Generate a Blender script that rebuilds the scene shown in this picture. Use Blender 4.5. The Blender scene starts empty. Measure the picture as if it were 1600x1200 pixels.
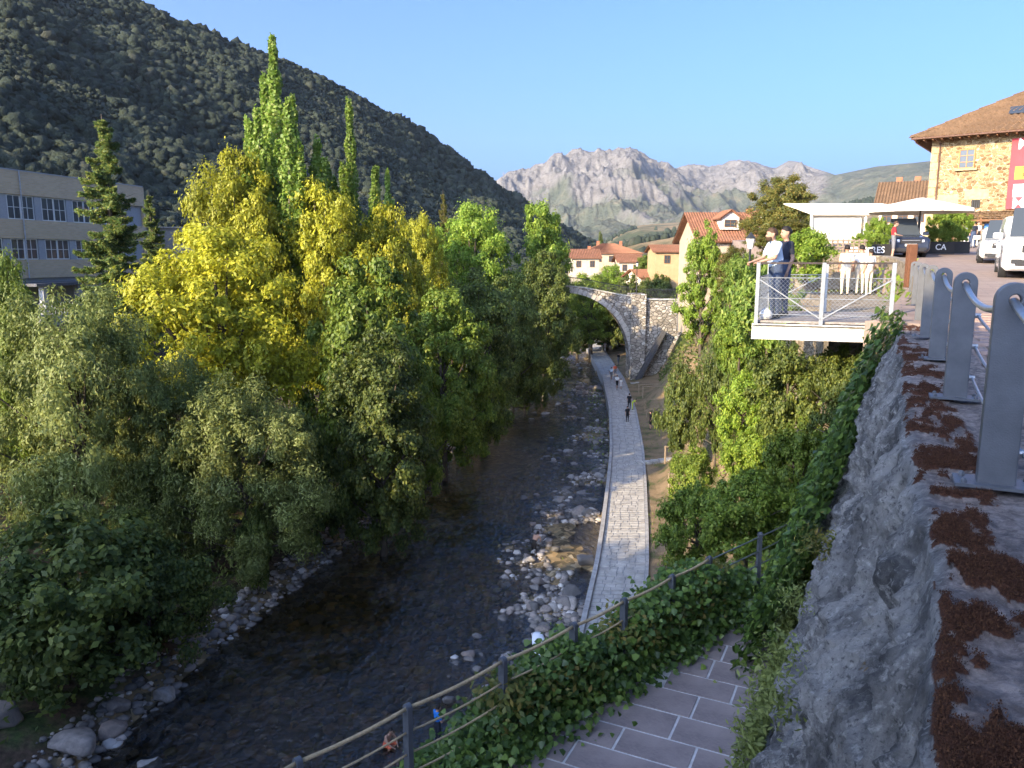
import bpy, math, random
import numpy as np
from mathutils import Vector, Matrix, noise
random.seed(7); RNG = np.random.default_rng(7)
SC = bpy.context.scene; COL = SC.collection
PI = math.pi; R = math.radians
# ---------------------------------------------------------------- camera, sky, sun, exposure
cam_data = bpy.data.cameras.new('camera'); cam = bpy.data.objects.new('camera', cam_data); COL.objects.link(cam)
cam_data.sensor_width = 36.0; cam_data.lens = 36.0*1200/1600; cam_data.clip_end = 30000; cam_data.clip_start = 0.1
PITCH = math.atan(200/1200.)
cam.location = (0, 0, 0); cam.rotation_euler = (PI/2-PITCH, 0, 0)
SC.camera = cam
SUN_EL = R(21); SUN_AZ = math.atan2(-0.72, -0.69)          # direction to the sun: left and behind the camera
sun_dir = Vector((math.sin(SUN_AZ)*math.cos(SUN_EL), math.cos(SUN_AZ)*math.cos(SUN_EL), math.sin(SUN_EL)))
W = bpy.data.worlds.new('World'); SC.world = W; W.use_nodes = True
wn = W.node_tree; sky = wn.nodes.new('ShaderNodeTexSky'); sky.sky_type = 'NISHITA'; sky.sun_disc = False
sky.sun_elevation = SUN_EL; sky.sun_rotation = SUN_AZ; sky.air_density = 0.62; sky.dust_density = 7.0; sky.ozone_density = 8.0; sky.altitude = 300
wn.links.new(sky.outputs[0], wn.nodes['Background'].inputs[0]); wn.nodes['Background'].inputs[1].default_value = 0.15
sl = bpy.data.lights.new('sun', 'SUN'); sl.energy = 3.0; sl.angle = R(0.5); sl.color = (1.0, 0.78, 0.46)
so = bpy.data.objects.new('sun', sl); COL.objects.link(so); so.rotation_euler = sun_dir.to_track_quat('Z', 'Y').to_euler()
SC.view_settings.view_transform = 'Standard'; SC.view_settings.look = 'None'; SC.view_settings.exposure = 1.88; SC.view_settings.gamma = 1
SC.render.engine = 'CYCLES'; SC.cycles.max_bounces = 8; SC.cycles.transparent_max_bounces = 12

# ---------------------------------------------------------------- pixel helpers (photo is 1600 x 1200)
cP, sP = math.cos(PITCH), math.sin(PITCH)
def ray(x, y):
    u = (x-800)/1200.; v = (600-y)/1200.
    return Vector((u, cP+v*sP, -sP+v*cP))
def aty(x, y, Y): r = ray(x, y); return r*(Y/r.y)
def atz(x, y, z): r = ray(x, y); return r*(z/r.z)

# ---------------------------------------------------------------- object helpers
def obj(name, me, parent=None, mat=None, loc=None, rz=0):
    o = bpy.data.objects.new(name, me); COL.objects.link(o)
    if mat is not None:
        for m in (mat if isinstance(mat, (list, tuple)) else [mat]): me.materials.append(m)
    if parent is not None: o.parent = parent
    if loc is not None: o.location = loc
    if rz: o.rotation_euler = (0, 0, rz)
    return o
def tag(o, label=None, cat=None, group=None, kind=None):
    if label: o['label'] = label
    if cat: o['category'] = cat
    if group: o['group'] = group
    if kind: o['kind'] = kind
    return o
def thing(name, label, cat, loc=(0,0,0), rz=0, group=None):
    o = bpy.data.objects.new(name, None); COL.objects.link(o); o.location = loc; o.rotation_euler = (0,0,rz)
    o.empty_display_size = 0.2
    return tag(o, label, cat, group)
def copy_tree(o, parent=None):
    c = o.copy(); COL.objects.link(c); c.parent = parent
    for ch in o.children: copy_tree(ch, c)
    return c
class MB:
    def __init__(s): s.v = []; s.f = []; s.m = []
    def face(s, pts, mi=0):
        b = len(s.v); s.v += [tuple(p) for p in pts]; s.f.append(tuple(range(b, b+len(pts)))); s.m.append(mi)
    def box(s, c, d, rz=0, mi=0, M=None):
        b = len(s.v); cx, cy, cz = c; dx, dy, dz = d[0]/2, d[1]/2, d[2]/2; ca, sa = math.cos(rz), math.sin(rz)
        for sx, sy, sz in ((-1,-1,-1),(1,-1,-1),(1,1,-1),(-1,1,-1),(-1,-1,1),(1,-1,1),(1,1,1),(-1,1,1)):
            p = Vector((sx*dx, sy*dy, sz*dz))
            if M is not None: p = M @ p
            s.v.append((cx+p.x*ca-p.y*sa, cy+p.x*sa+p.y*ca, cz+p.z))
        for f in ((0,3,2,1),(4,5,6,7),(0,1,5,4),(1,2,6,5),(2,3,7,6),(3,0,4,7)):
            s.f.append(tuple(b+i for i in f)); s.m.append(mi)
        return s
    def bar(s, a, b2, w, h=None, mi=0):
        a = Vector(a); b2 = Vector(b2); h = h or w; d = b2-a
        q = d.to_track_quat('Y', 'Z').to_matrix()
        return s.box((a+b2)/2, (w, d.length, h), 0, mi, q)
    def tube(s, pts, r, n=8, mi=0, cap=True):
        pts = [Vector(p) for p in pts]; k = len(pts); rr = r if isinstance(r, (list, tuple)) else [r]*k
        base = len(s.v); up = Vector((0.13, 0.31, 0.94))
        for i, p in enumerate(pts):
            t = (pts[min(i+1, k-1)]-pts[max(i-1, 0)]).normalized()
            a = t.cross(up)
            if a.length < 0.05: a = t.cross(Vector((1, 0, 0)))
            a.normalize(); b = t.cross(a)
            for j in range(n):
                an = 2*PI*j/n; s.v.append(tuple(p+a*(math.cos(an)*rr[i])+b*(math.sin(an)*rr[i])))
        for i in range(k-1):
            for j in range(n):
                j2 = (j+1) % n
                s.f.append((base+i*n+j, base+i*n+j2, base+(i+1)*n+j2, base+(i+1)*n+j)); s.m.append(mi)
        if cap:
            s.f.append(tuple(base+j for j in range(n))); s.m.append(mi)
            s.f.append(tuple(base+(k-1)*n+j for j in reversed(range(n)))); s.m.append(mi)
        return s
    def lathe(s, prof, n=12, c=(0,0,0), mi=0):
        base = len(s.v); k = len(prof)
        for r, z in prof:
            for j in range(n): an = 2*PI*j/n; s.v.append((c[0]+r*math.cos(an), c[1]+r*math.sin(an), c[2]+z))
        for i in range(k-1):
            for j in range(n):
                j2 = (j+1) % n; s.f.append((base+i*n+j, base+i*n+j2, base+(i+1)*n+j2, base+(i+1)*n+j)); s.m.append(mi)
        s.f.append(tuple(base+j for j in reversed(range(n)))); s.m.append(mi)
        s.f.append(tuple(base+(k-1)*n+j for j in range(n))); s.m.append(mi)
        return s
    def prism(s, poly, a, b2, axis='y', mi=0):
        """poly: 2-D outline; extruded from a to b2 along axis ('y': poly is (x,z); 'x': poly is (y,z); 'z': poly is (x,y))"""
        base = len(s.v); n = len(poly)
        for t in (a, b2):
            for p, q in poly: s.v.append({'y': (p, t, q), 'x': (t, p, q), 'z': (p, q, t)}[axis])
        s.f.append(tuple(base+i for i in range(n))); s.m.append(mi); s.f.append(tuple(base+n+i for i in reversed(range(n)))); s.m.append(mi)
        for i in range(n):
            j = (i+1) % n; s.f.append((base+j, base+i, base+n+i, base+n+j)); s.m.append(mi)
        return s
    def loft(s, rings, mi=0, cap=True):
        base = len(s.v); n = len(rings[0])
        for r in rings: s.v += [tuple(p) for p in r]
        for i in range(len(rings)-1):
            for j in range(n):
                j2 = (j+1) % n; s.f.append((base+i*n+j, base+i*n+j2, base+(i+1)*n+j2, base+(i+1)*n+j)); s.m.append(mi)
        if cap:
            s.f.append(tuple(base+j for j in reversed(range(n)))); s.m.append(mi)
            s.f.append(tuple(base+(len(rings)-1)*n+j for j in range(n))); s.m.append(mi)
        return s
    def mesh(s, name, smooth=False):
        me = bpy.data.meshes.new(name); me.from_pydata(s.v, [], s.f)
        if any(s.m): me.polygons.foreach_set('material_index', s.m)
        if smooth: me.polygons.foreach_set('use_smooth', [True]*len(s.f))
        import bmesh
        bm = bmesh.new(); bm.from_mesh(me); bmesh.ops.recalc_face_normals(bm, faces=bm.faces); bm.to_mesh(me); bm.free()
        me.update(); return me
    def build(s, name, mat=None, parent=None, loc=None, rz=0, smooth=False, bevel=0):
        o = obj(name, s.mesh(name, smooth), parent, mat, loc, rz)
        if bevel:
            b = o.modifiers.new('bevel', 'BEVEL'); b.width = bevel; b.segments = 2; b.limit_method = 'ANGLE'
        return o
def np_mesh(name, V, Fq, smooth=False):
    """V (n,3) float, Fq (m,k) int: fast mesh with k-gons"""
    V = np.asarray(V, dtype=np.float32); Fq = np.asarray(Fq, dtype=np.int32); k = Fq.shape[1]
    me = bpy.data.meshes.new(name); me.vertices.add(len(V)); me.vertices.foreach_set('co', V.ravel())
    me.loops.add(Fq.size); me.loops.foreach_set('vertex_index', Fq.ravel())
    me.polygons.add(len(Fq)); me.polygons.foreach_set('loop_start', np.arange(0, Fq.size, k, dtype=np.int32))
    if smooth: me.polygons.foreach_set('use_smooth', np.ones(len(Fq), dtype=bool))
    me.update(calc_edges=True); me.validate(); return me
def grid_faces(nx, ny):
    i = np.arange(nx-1)[:, None]*ny+np.arange(ny-1)[None, :]
    return np.stack([i, i+ny, i+ny+1, i+1], -1).reshape(-1, 4)
def attr(me, name, vals):
    a = me.attributes.new(name, 'FLOAT', 'POINT'); a.data.foreach_set('value', np.asarray(vals, dtype=np.float32).ravel())

# ---------------------------------------------------------------- materials
class NT:
    def __init__(s, name):
        s.m = bpy.data.materials.new(name); s.m.use_nodes = True; s.t = s.m.node_tree; s.b = s.t.nodes['Principled BSDF']; s.out = s.t.nodes['Material Output']
        s.b.inputs['Specular IOR Level'].default_value = 0.3
    def n(s, t, **kw):
        x = s.t.nodes.new('ShaderNode'+t)
        for k, v in kw.items():
            if k[0] == '_': setattr(x, k[1:], v)
            else: x.inputs[k].default_value = v
        return x
    def l(s, a, b): s.t.links.new(a, b)
    def co(s, scale=None, kind='Object'):
        c = s.n('TexCoord').outputs[kind]
        if scale is not None:
            m = s.n('Mapping'); m.inputs['Scale'].default_value = scale if hasattr(scale, '__len__') else (scale,)*3
            s.l(c, m.inputs[0]); c = m.outputs[0]
        return c
    def noise(s, scale, detail=4, rough=0.6, co=None, dist=0):
        x = s.n('TexNoise', Scale=scale, Detail=detail, Roughness=rough, Distortion=dist)
        s.l(co if co is not None else s.co(), x.inputs['Vector']); return x.outputs['Fac']
    def ramp(s, fac, stops, interp='LINEAR'):
        x = s.n('ValToRGB'); x.color_ramp.interpolation = interp; e = x.color_ramp.elements
        while len(e) < len(stops): e.new(0.5)
        for i, (p, c) in enumerate(stops): e[i].position = p; e[i].color = (c[0], c[1], c[2], 1) if hasattr(c, '__len__') else (c, c, c, 1)
        s.l(fac, x.inputs[0]); return x.outputs[0]
    def mix(s, fac, a, b, mode='MIX'):
        x = s.n('Mix', _data_type='RGBA', _blend_type=mode)
        for i, v in ((0, fac), (6, a), (7, b)):
            if hasattr(v, 'links'): s.l(v, x.inputs[i])
            elif hasattr(v, '__len__'): x.inputs[i].default_value = (v[0], v[1], v[2], 1)
            else: x.inputs[i].default_value = v
        return x.outputs[2]
    def bump(s, h, strength=0.5, dist=0.02, prev=None):
        x = s.n('Bump', Strength=strength, Distance=dist); s.l(h, x.inputs['Height'])
        if prev is not None: s.l(prev, x.inputs['Normal'])
        s.l(x.outputs[0], s.b.inputs['Normal']); return x.outputs[0]
    def col(s, c): s.l(c, s.b.inputs['Base Color'])
    def rough(s, r): s.b.inputs['Roughness'].default_value = r
MATS = {}
def flat(name, c, rough=0.6, metal=0, var=0.25, scale=6, bump=0.15, bscale=60):
    """painted / plain surface with uneven tone and a fine relief"""
    if name in MATS: return MATS[name]
    t = NT(name); f = t.noise(scale, 5)
    lo = [x*(1-var) for x in c]; hi = [min(1, x*(1+var)) for x in c]
    t.col(t.ramp(f, [(0.3, lo), (0.7, hi)])); t.rough(rough); t.b.inputs['Metallic'].default_value = metal
    if bump: t.bump(t.noise(bscale, 3), bump, 0.01)
    MATS[name] = t.m; return t.m
def leafmat(name, c1, c2, c3=None, trans=0.35, rough=0.5):
    if name in MATS: return MATS[name]
    t = NT(name); g = t.n('NewGeometry'); oi = t.n('ObjectInfo')
    st = [(0.0, c1), (0.6, c2)] + ([(1.0, c3)] if c3 else [])
    c = t.ramp(g.outputs['Random Per Island'], st)
    big = t.noise(0.35, 2); c = t.mix(t.ramp(big, [(0.35, 0.0), (0.7, 0.6)]), c, [x*0.8 for x in c1])
    hs = t.n('HueSaturation'); ma = t.n('MapRange'); t.l(oi.outputs['Random'], ma.inputs[0]); ma.inputs[3].default_value = 0.8; ma.inputs[4].default_value = 1.15
    t.l(ma.outputs[0], hs.inputs['Value']); t.l(c, hs.inputs['Color']); c = hs.outputs[0]
    t.col(c); t.rough(rough)
    tr = t.n('BsdfTranslucent'); t.l(c, tr.inputs[0]); mx = t.n('MixShader'); mx.inputs[0].default_value = trans
    t.l(t.b.outputs[0], mx.inputs[1]); t.l(tr.outputs[0], mx.inputs[2]); t.l(mx.outputs[0], t.out.inputs[0])
    MATS[name] = t.m; return t.m
def bark(name='bark', c=(0.10, 0.08, 0.06)):
    if name in MATS: return MATS[name]
    t = NT(name); f = t.noise(3, 6, co=t.co((4, 4, 0.8))); t.col(t.ramp(f, [(0.3, [x*0.5 for x in c]), (0.7, [x*1.5 for x in c])])); t.rough(0.9)
    t.bump(f, 0.6, 0.03); MATS[name] = t.m; return t.m
# ---------------------------------------------------------------- numpy noise
_tab = np.random.default_rng(3).random((256, 256))
def vnoise(x, y):
    xi = np.floor(x).astype(int); yi = np.floor(y).astype(int); fx = x-xi; fy = y-yi
    fx = fx*fx*fx*(fx*(fx*6-15)+10); fy = fy*fy*fy*(fy*(fy*6-15)+10)
    g = lambda a, b: _tab[a & 255, b & 255]
    return (g(xi, yi)*(1-fx)+g(xi+1, yi)*fx)*(1-fy)+(g(xi, yi+1)*(1-fx)+g(xi+1, yi+1)*fx)*fy
def fbm(x, y, oct=5, gain=0.5, ridged=False):
    x, y = np.broadcast_arrays(np.asarray(x, dtype=float), np.asarray(y, dtype=float)); a = 1.0; t = np.zeros(x.shape); n = 0
    for i in range(oct):
        v = vnoise(x*2**i+17.3*i, y*2**i+31.7*i)
        if ridged: v = 1-np.abs(2*v-1)
        t += a*v; n += a; a *= gain
    return t/n
def sstep(a, b, t): t = np.clip((t-a)/(b-a), 0, 1); return t*t*(3-2*t)

# ---------------------------------------------------------------- the valley: banks, river bed, slopes
_yl = [-60, 0, 23.4, 27.8, 34.6, 42.8, 59.8, 77.8, 113, 139, 180, 260]; _xl = [-19, -16, -14, -13.3, -11.7, -9.7, -5.7, -3.3, 4.3, 9.4, 15, 22]
_yp = [-60, 0, 20, 31.4, 38.4, 44.3, 53.7, 63, 79.6, 101, 125, 147, 180, 260]; _xp = [-13, -2.6, 1.0, 3.2, 4.6, 5.6, 7.1, 8.5, 10.5, 12.3, 13.1, 14.2, 20, 30]
_ye = [-60, 0, 5, 11.6, 13.2, 20, 26, 31, 42, 60, 80, 96, 110, 180, 260]; _xe = [-72, -9, -3.6, 3.6, 6.6, 10.5, 13.3, 13.9, 15.6, 19, 22.5, 24.5, 25, 30, 40]
_zt = [-5.8, -5.8, -5.8, -5.8, -1.6, -1.1, -0.8, -0.6, -0.3, -1.0, -3.5, -6.0, -6.2, -6, -4]
XL = lambda y: np.interp(y, _yl, _xl); PL = lambda y: np.interp(y, _yp, _xp); PW = 2.45
XE = lambda y: np.interp(y, _ye, _xe); ZT = lambda y: np.interp(y, _ye, _zt)
WZ = -17.0; PZ = -16.0
def zplaza(y): return -1.62+0.041*np.asarray(y, dtype=float)
def ground(x, y):
    x = np.asarray(x, dtype=float); y = np.asarray(y, dtype=float)
    xl, pl, xe = XL(y), PL(y), XE(y); n1 = fbm(x*0.35, y*0.35, 4)-0.5; n2 = fbm(x*0.09+9, y*0.09, 3)-0.5
    d = xl-x
    left = WZ-0.25+1.3*sstep(-0.6, 3.2, d)+11.5*sstep(2.5, 44, d)+n1*0.9*sstep(0, 4, d)+n2*2.0*sstep(3, 12, d)
    e = pl-x
    bed = WZ-0.10-0.38*sstep(2.5, 8.5, e)+0.85*(n1-0.02)*sstep(12, 3.0, e)+n1*0.2+0.12*(fbm(x*1.6, y*1.6, 3)-0.5)*sstep(9, 3, e)
    pr = pl+PW
    a = pr+2.6+1.6*np.sin(y*0.21); t = np.clip((x-a)/np.maximum(xe-a, 0.6), 0, 1)
    zt = ZT(y)-0.35
    right = PZ-0.03+0.5*sstep(pr+0.5, pr+4, x)+(zt-PZ-0.5)*(0.35*t+0.65*sstep(0.05, 0.95, t))+n1*1.3*np.sin(PI*np.clip(t, 0, 1))
    z = np.where(x < xl, left, np.where(x < pl, np.maximum(np.minimum(bed, WZ+0.2), WZ-0.9), right))
    return np.where((x >= pl-0.05) & (x <= pr+0.15), PZ-0.12, z)
def gz(x, y): return float(ground(np.array([x]), np.array([y]))[0])
xs = np.concatenate([np.arange(-190, -40, 3.0), np.arange(-40, 32, 0.45), np.arange(32, 120, 3.0)])
ys = np.concatenate([np.arange(-40, 14, 0.7), np.arange(14, 70, 0.5), np.arange(70, 160, 0.9), np.arange(160, 420, 6)])
GX, GY = np.meshgrid(xs, ys, indexing='ij'); GZ = ground(GX, GY)
GZ = np.where((GY > 165), GZ+sstep(165, 300, GY)*6, GZ)
me = np_mesh('terrain', np.stack([GX, GY, GZ], -1).reshape(-1, 3), grid_faces(len(xs), len(ys)), True)
wet = ((GX > XL(GY)-1.5) & (GX < PL(GY)+0.02)).astype(float)
dry = ((GX > PL(GY)) & (GX < PL(GY)+PW+6) & (GY > 36)).astype(float)
attr(me, 'wet', wet); attr(me, 'dry', dry)
t = NT('ground_soil'); f1 = t.noise(0.5, 6); f2 = t.noise(5, 6); f3 = t.noise(30, 4)
soil = t.ramp(f2, [(0.3, (0.055, 0.038, 0.024)), (0.7, (0.15, 0.10, 0.065))]); grass = t.ramp(f2, [(0.3, (0.025, 0.045, 0.012)), (0.7, (0.09, 0.12, 0.035))])
c = t.mix(t.ramp(f1, [(0.45, 0), (0.6, 1)]), soil, grass)
a = t.n('Attribute', _attribute_name='dry'); dryc = t.ramp(f3, [(0.3, (0.15, 0.105, 0.06)), (0.7, (0.34, 0.25, 0.15))])
c = t.mix(t.mix(a.outputs['Fac'], (0, 0, 0), t.ramp(f1, [(0.45, 1.0), (0.62, 0.2)])), c, dryc)
a = t.n('Attribute', _attribute_name='wet'); v = t.n('TexVoronoi', Scale=3.2); t.l(t.co(), v.inputs['Vector'])
peb = t.ramp(v.outputs['Color'], [(0.2, (0.08, 0.062, 0.035)), (0.5, (0.19, 0.15, 0.085)), (0.75, (0.32, 0.22, 0.11)), (0.95, (0.42, 0.36, 0.25))])
c = t.mix(a.outputs['Fac'], c, peb); t.col(c); t.rough(0.95)
t.bump(f3, 0.8, 0.06, t.bump(v.outputs['Distance'], 0.5, 0.08))
tag(obj('terrain', me, None, t.m), kind='structure')
# water
wy = np.concatenate([np.arange(-40, 70, 0.8), np.arange(70, 260, 2.0)]); ws = np.linspace(0, 1, 30)
WX = (XL(wy)-1.2)[:, None]*(1-ws)+(PL(wy)-0.22)[:, None]*ws; WY = np.repeat(wy[:, None], 30, 1)
rap = fbm(WX*0.16+4, WY*0.10, 3)
WZZ = WZ+(fbm(WX*1.5, WY*1.0, 3)-0.5)*0.30*sstep(0.35, 0.65, rap)
me = np_mesh('river_water', np.stack([WX, WY, WZZ], -1).reshape(-1, 3), grid_faces(len(wy), 30)[:, ::-1], True)
t = NT('river_surface'); w1 = t.noise(1.6, 5, 0.62, t.co((1.4, 0.8, 1)), 0.8); w2 = t.noise(7, 3, 0.5)
calm = t.ramp(t.noise(0.13, 3), [(0.36, 0.4), (0.6, 1.0)])
hh = t.mix(0.3, w1, w2); bn = t.n('Bump', Strength=0.5, Distance=0.40); t.l(hh, bn.inputs['Height']); t.l(calm, bn.inputs['Strength'])
fr = t.n('Fresnel', IOR=1.95); t.l(bn.outputs[0], fr.inputs['Normal'])
gl = t.n('BsdfGlossy', Roughness=0.05); t.l(bn.outputs[0], gl.inputs['Normal'])
tp = t.n('BsdfTransparent'); tp.inputs[0].default_value = (0.66, 0.56, 0.40, 1)
ms = t.n('MixShader'); t.l(fr.outputs[0], ms.inputs[0]); t.l(tp.outputs[0], ms.inputs[1]); t.l(gl.outputs[0], ms.inputs[2])
foam = t.n('BsdfDiffuse'); foam.inputs[0].default_value = (0.75, 0.78, 0.8, 1)
fm = t.ramp(t.noise(2.4, 6, 0.75, t.co((1.2, 0.5, 1)), 1.5), [(0.68, 0), (0.76, 0.5)]); ms2 = t.n('MixShader'); t.l(fm, ms2.inputs[0]); t.l(ms.outputs[0], ms2.inputs[1]); t.l(foam.outputs[0], ms2.inputs[2])
t.l(ms2.outputs[0], t.out.inputs[0])
tag(obj('river_water', me, None, t.m), kind='structure')

# ---------------------------------------------------------------- the dark wooded hill on the left (polar sheet round the valley)
def polar_sheet(name, az, rf, zf, rr, zr, nr, prof, disp, back=0.35):
    """az: azimuths (radians, + right); front radius/height, ridge radius/height per azimuth"""
    T = np.linspace(0, 1+back, nr); A = az[:, None]+0*T; T = T[None, :]+0*A
    t1 = np.clip(T, 0, 1); rad = rf[:, None]+(rr-rf)[:, None]*T
    X = np.sin(A)*rad; Y = np.cos(A)*rad
    Z = zf[:, None]+(zr-zf)[:, None]*prof(t1)-np.clip(T-1, 0, 1)*(zr-zf)[:, None]*0.9
    Z = Z+disp(X, Y, t1, T)
    return X, Y, Z, T
def pix_az_el(x, y):
    r = ray(x, y); return math.atan2(r.x, r.y), r.z/math.hypot(r.x, r.y)
sk = [(-1500, -560), (-1000, -360), (-600, -230), (-300, -150), (0, -62), (100, -28), (200, 0), (300, 42), (420, 85), (490, 112), (560, 150), (640, 193), (700, 235), (745, 268), (780, 292), (810, 312), (835, 330), (880, 358), (915, 376), (945, 396)]
pts = [pix_az_el(*p) for p in sk]; ka = [p[0] for p in pts]; ke = [p[1] for p in pts]
az = np.linspace(ka[0], ka[-1], 330); el = np.interp(az, ka, ke)
rr = np.interp(az, [ka[0], pix_az_el(0, 0)[0], pix_az_el(600, 0)[0], ka[-1]], [330, 420, 560, 760]); rf = np.interp(az, [ka[0], pix_az_el(0, 0)[0], pix_az_el(500, 0)[0], ka[-1]], [110, 128, 190, 330])
zf = np.full_like(az, -7.0)
hd = lambda X, Y, t, T: (fbm(X*0.012, Y*0.012, 5)-0.5)*46*np.sin(PI*np.clip(t, 0, 1))**0.8+(fbm(X*0.05, Y*0.05, 3)-0.5)*6*np.clip(T*4, 0, 1)*(T < 0.985)
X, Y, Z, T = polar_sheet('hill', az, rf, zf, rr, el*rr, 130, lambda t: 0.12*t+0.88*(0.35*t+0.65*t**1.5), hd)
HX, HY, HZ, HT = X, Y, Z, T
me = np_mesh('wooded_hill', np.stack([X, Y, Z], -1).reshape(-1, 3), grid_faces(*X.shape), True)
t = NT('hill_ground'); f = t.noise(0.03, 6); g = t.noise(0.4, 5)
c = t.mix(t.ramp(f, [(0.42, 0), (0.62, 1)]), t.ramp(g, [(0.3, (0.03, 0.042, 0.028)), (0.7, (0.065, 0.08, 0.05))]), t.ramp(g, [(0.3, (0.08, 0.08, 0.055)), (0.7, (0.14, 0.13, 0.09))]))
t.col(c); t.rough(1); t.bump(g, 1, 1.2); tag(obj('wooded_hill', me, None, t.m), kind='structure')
# scrub and oak cover on it: one mass nobody could count
ico_v = []; ph = (1+5**0.5)/2
for a_ in (-1, 1):
    for b_ in (-ph, ph): ico_v += [(0, a_, b_), (a_, b_, 0), (b_, 0, a_)]
ico_v = np.array(ico_v)/math.hypot(1, ph)
from itertools import combinations
ico_f = np.array([f for f in combinations(range(12), 3) if all(abs(np.linalg.norm(ico_v[i]-ico_v[j])-1.0515) < 0.05 for i, j in combinations(f, 2))])
for k, f in enumerate(ico_f):
    if np.dot(np.cross(ico_v[f[1]]-ico_v[f[0]], ico_v[f[2]]-ico_v[f[0]]), ico_v[f[0]]) < 0: ico_f[k] = f[::-1]
def blobs(name, P, size, mat, squash=0.8, jit=0.35, seed=1, smooth=False):
    rg = np.random.default_rng(seed); n = len(P)
    V = ico_v[None]*(1+rg.uniform(-jit, jit, (n, 12, 1))); an = rg.uniform(0, 2*PI, n); ca, sa = np.cos(an)[:, None], np.sin(an)[:, None]
    V = np.stack([V[..., 0]*ca-V[..., 1]*sa, V[..., 0]*sa+V[..., 1]*ca, V[..., 2]*squash], -1)*np.asarray(size)[:, None, None]+P[:, None, :]
    F = (ico_f[None]+(np.arange(n)*12)[:, None, None]).reshape(-1, 3)
    return obj(name, np_mesh(name, V.reshape(-1, 3), F, smooth), None, mat)
def sheet_points(X, Y, Z, n, rg, dens=None):
    i = rg.uniform(0, X.shape[0]-1.001, n); j = rg.uniform(0, X.shape[1]-1.001, n); i0 = i.astype(int); j0 = j.astype(int); fi = (i-i0); fj = (j-j0)
    g = lambda A: (A[i0, j0]*(1-fi)+A[i0+1, j0]*fi)*(1-fj)+(A[i0, j0+1]*(1-fi)+A[i0+1, j0+1]*fi)*fj
    return np.stack([g(X), g(Y), g(Z)], -1)
rg = np.random.default_rng(5)
mh = int(np.searchsorted(HT[0], 1.06)); i_lo = int(np.searchsorted(az, pix_az_el(-160, 0)[0]))
P = sheet_points(HX[i_lo:, :mh], HY[i_lo:, :mh], HZ[i_lo:, :mh], 52000, rg)
keep = fbm(P[:, 0]*0.02+5, P[:, 1]*0.02, 4)+0.35*fbm(P[:, 0]*0.1, P[:, 1]*0.1, 2) > 0.56+0.05
rad = np.hypot(P[:, 0], P[:, 1]); sz = (0.45+rg.uniform(0, 1, len(P))**2.2*1.9)*(0.62+rad/520)
sz = np.where(keep, sz, sz*0.5); 
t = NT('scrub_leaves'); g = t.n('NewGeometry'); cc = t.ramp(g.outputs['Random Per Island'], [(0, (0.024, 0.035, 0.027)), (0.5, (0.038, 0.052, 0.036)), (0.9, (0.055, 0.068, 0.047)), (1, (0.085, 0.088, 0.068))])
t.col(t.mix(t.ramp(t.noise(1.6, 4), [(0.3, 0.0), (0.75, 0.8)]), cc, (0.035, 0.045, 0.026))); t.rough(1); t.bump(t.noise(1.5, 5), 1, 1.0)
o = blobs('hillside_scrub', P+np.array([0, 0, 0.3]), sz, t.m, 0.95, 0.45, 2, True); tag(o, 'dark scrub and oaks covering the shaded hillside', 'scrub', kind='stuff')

# ---------------------------------------------------------------- far limestone mountain and the slopes before it
sk = [(640, 330), (760, 305), (805, 291), (822, 286), (838, 268), (850, 262), (878, 251), (905, 246), (930, 241), (950, 240), (962, 237), (975, 238), (990, 236), (1000, 239), (1010, 248), (1030, 257), (1055, 264), (1075, 262), (1100, 264), (1140, 262), (1180, 259), (1212, 262), (1232, 251), (1246, 252), (1262, 259), (1285, 266), (1305, 273), (1335, 267), (1370, 260), (1410, 256), (1450, 252), (1520, 246), (1640, 238), (1900, 225), (2500, 215)]
pts = [pix_az_el(*p) for p in sk]; ka = [p[0] for p in pts]; ke = [p[1] for p in pts]
az = np.linspace(ka[0], pix_az_el(2100, 0)[0], 620); el = np.interp(az, ka, ke)
rr = np.interp(az, [pix_az_el(p, 0)[0] for p in (640, 850, 990, 1100, 1240, 1330, 1450, 1900)], [4300, 4400, 4700, 5600, 5200, 4300, 3800, 3600])
rf = np.full_like(az, 1500.); zf = np.full_like(az, 10.)
prof = lambda t: 0.62*t**1.35+0.38*sstep(0.45, 0.95, t)
def md(X, Y, t, T):
    n = fbm(X*0.0011+3, Y*0.0007, 6, 0.55, True)-0.62; m = fbm(X*0.006, Y*0.003, 5, 0.6, True)-0.6
    env = np.sin(PI*np.clip(t, 0, 1)**1.4)**0.8
    rw = sstep(pix_az_el(1255, 0)[0], pix_az_el(1340, 0)[0], np.arctan2(X, Y)); return (n*430*env+m*150*(env*0.9+0.02))*(1-0.72*rw)
X, Y, Z, T = polar_sheet('mountain', az, rf, zf, rr, el*rr, 260, prof, md, 0.12)
me = np_mesh('mountain', np.stack([X, Y, Z], -1).reshape(-1, 3), grid_faces(*X.shape), True)
veg = np.clip(1.35-(Z/(el*rr)[:, None])*2.0+(fbm(X*0.004, Y*0.004, 5)-0.5)*1.8, 0, 1)
rightw = sstep(pix_az_el(1270, 0)[0], pix_az_el(1340, 0)[0], az)[:, None]; veg = np.clip(veg+rightw*0.75, 0, 1); attr(me, 'veg', veg)
t = NT('limestone_slopes'); a = t.n('Attribute', _attribute_name='veg'); f = t.noise(0.02, 8, 0.7); f2 = t.noise(0.004, 6)
rock = t.ramp(f, [(0.3, (0.105, 0.095, 0.084)), (0.7, (0.265, 0.243, 0.215))]); gr = t.ramp(t.noise(0.012, 7, 0.7), [(0.35, (0.05, 0.065, 0.045)), (0.55, (0.11, 0.115, 0.075)), (0.75, (0.24, 0.19, 0.115))])
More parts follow.
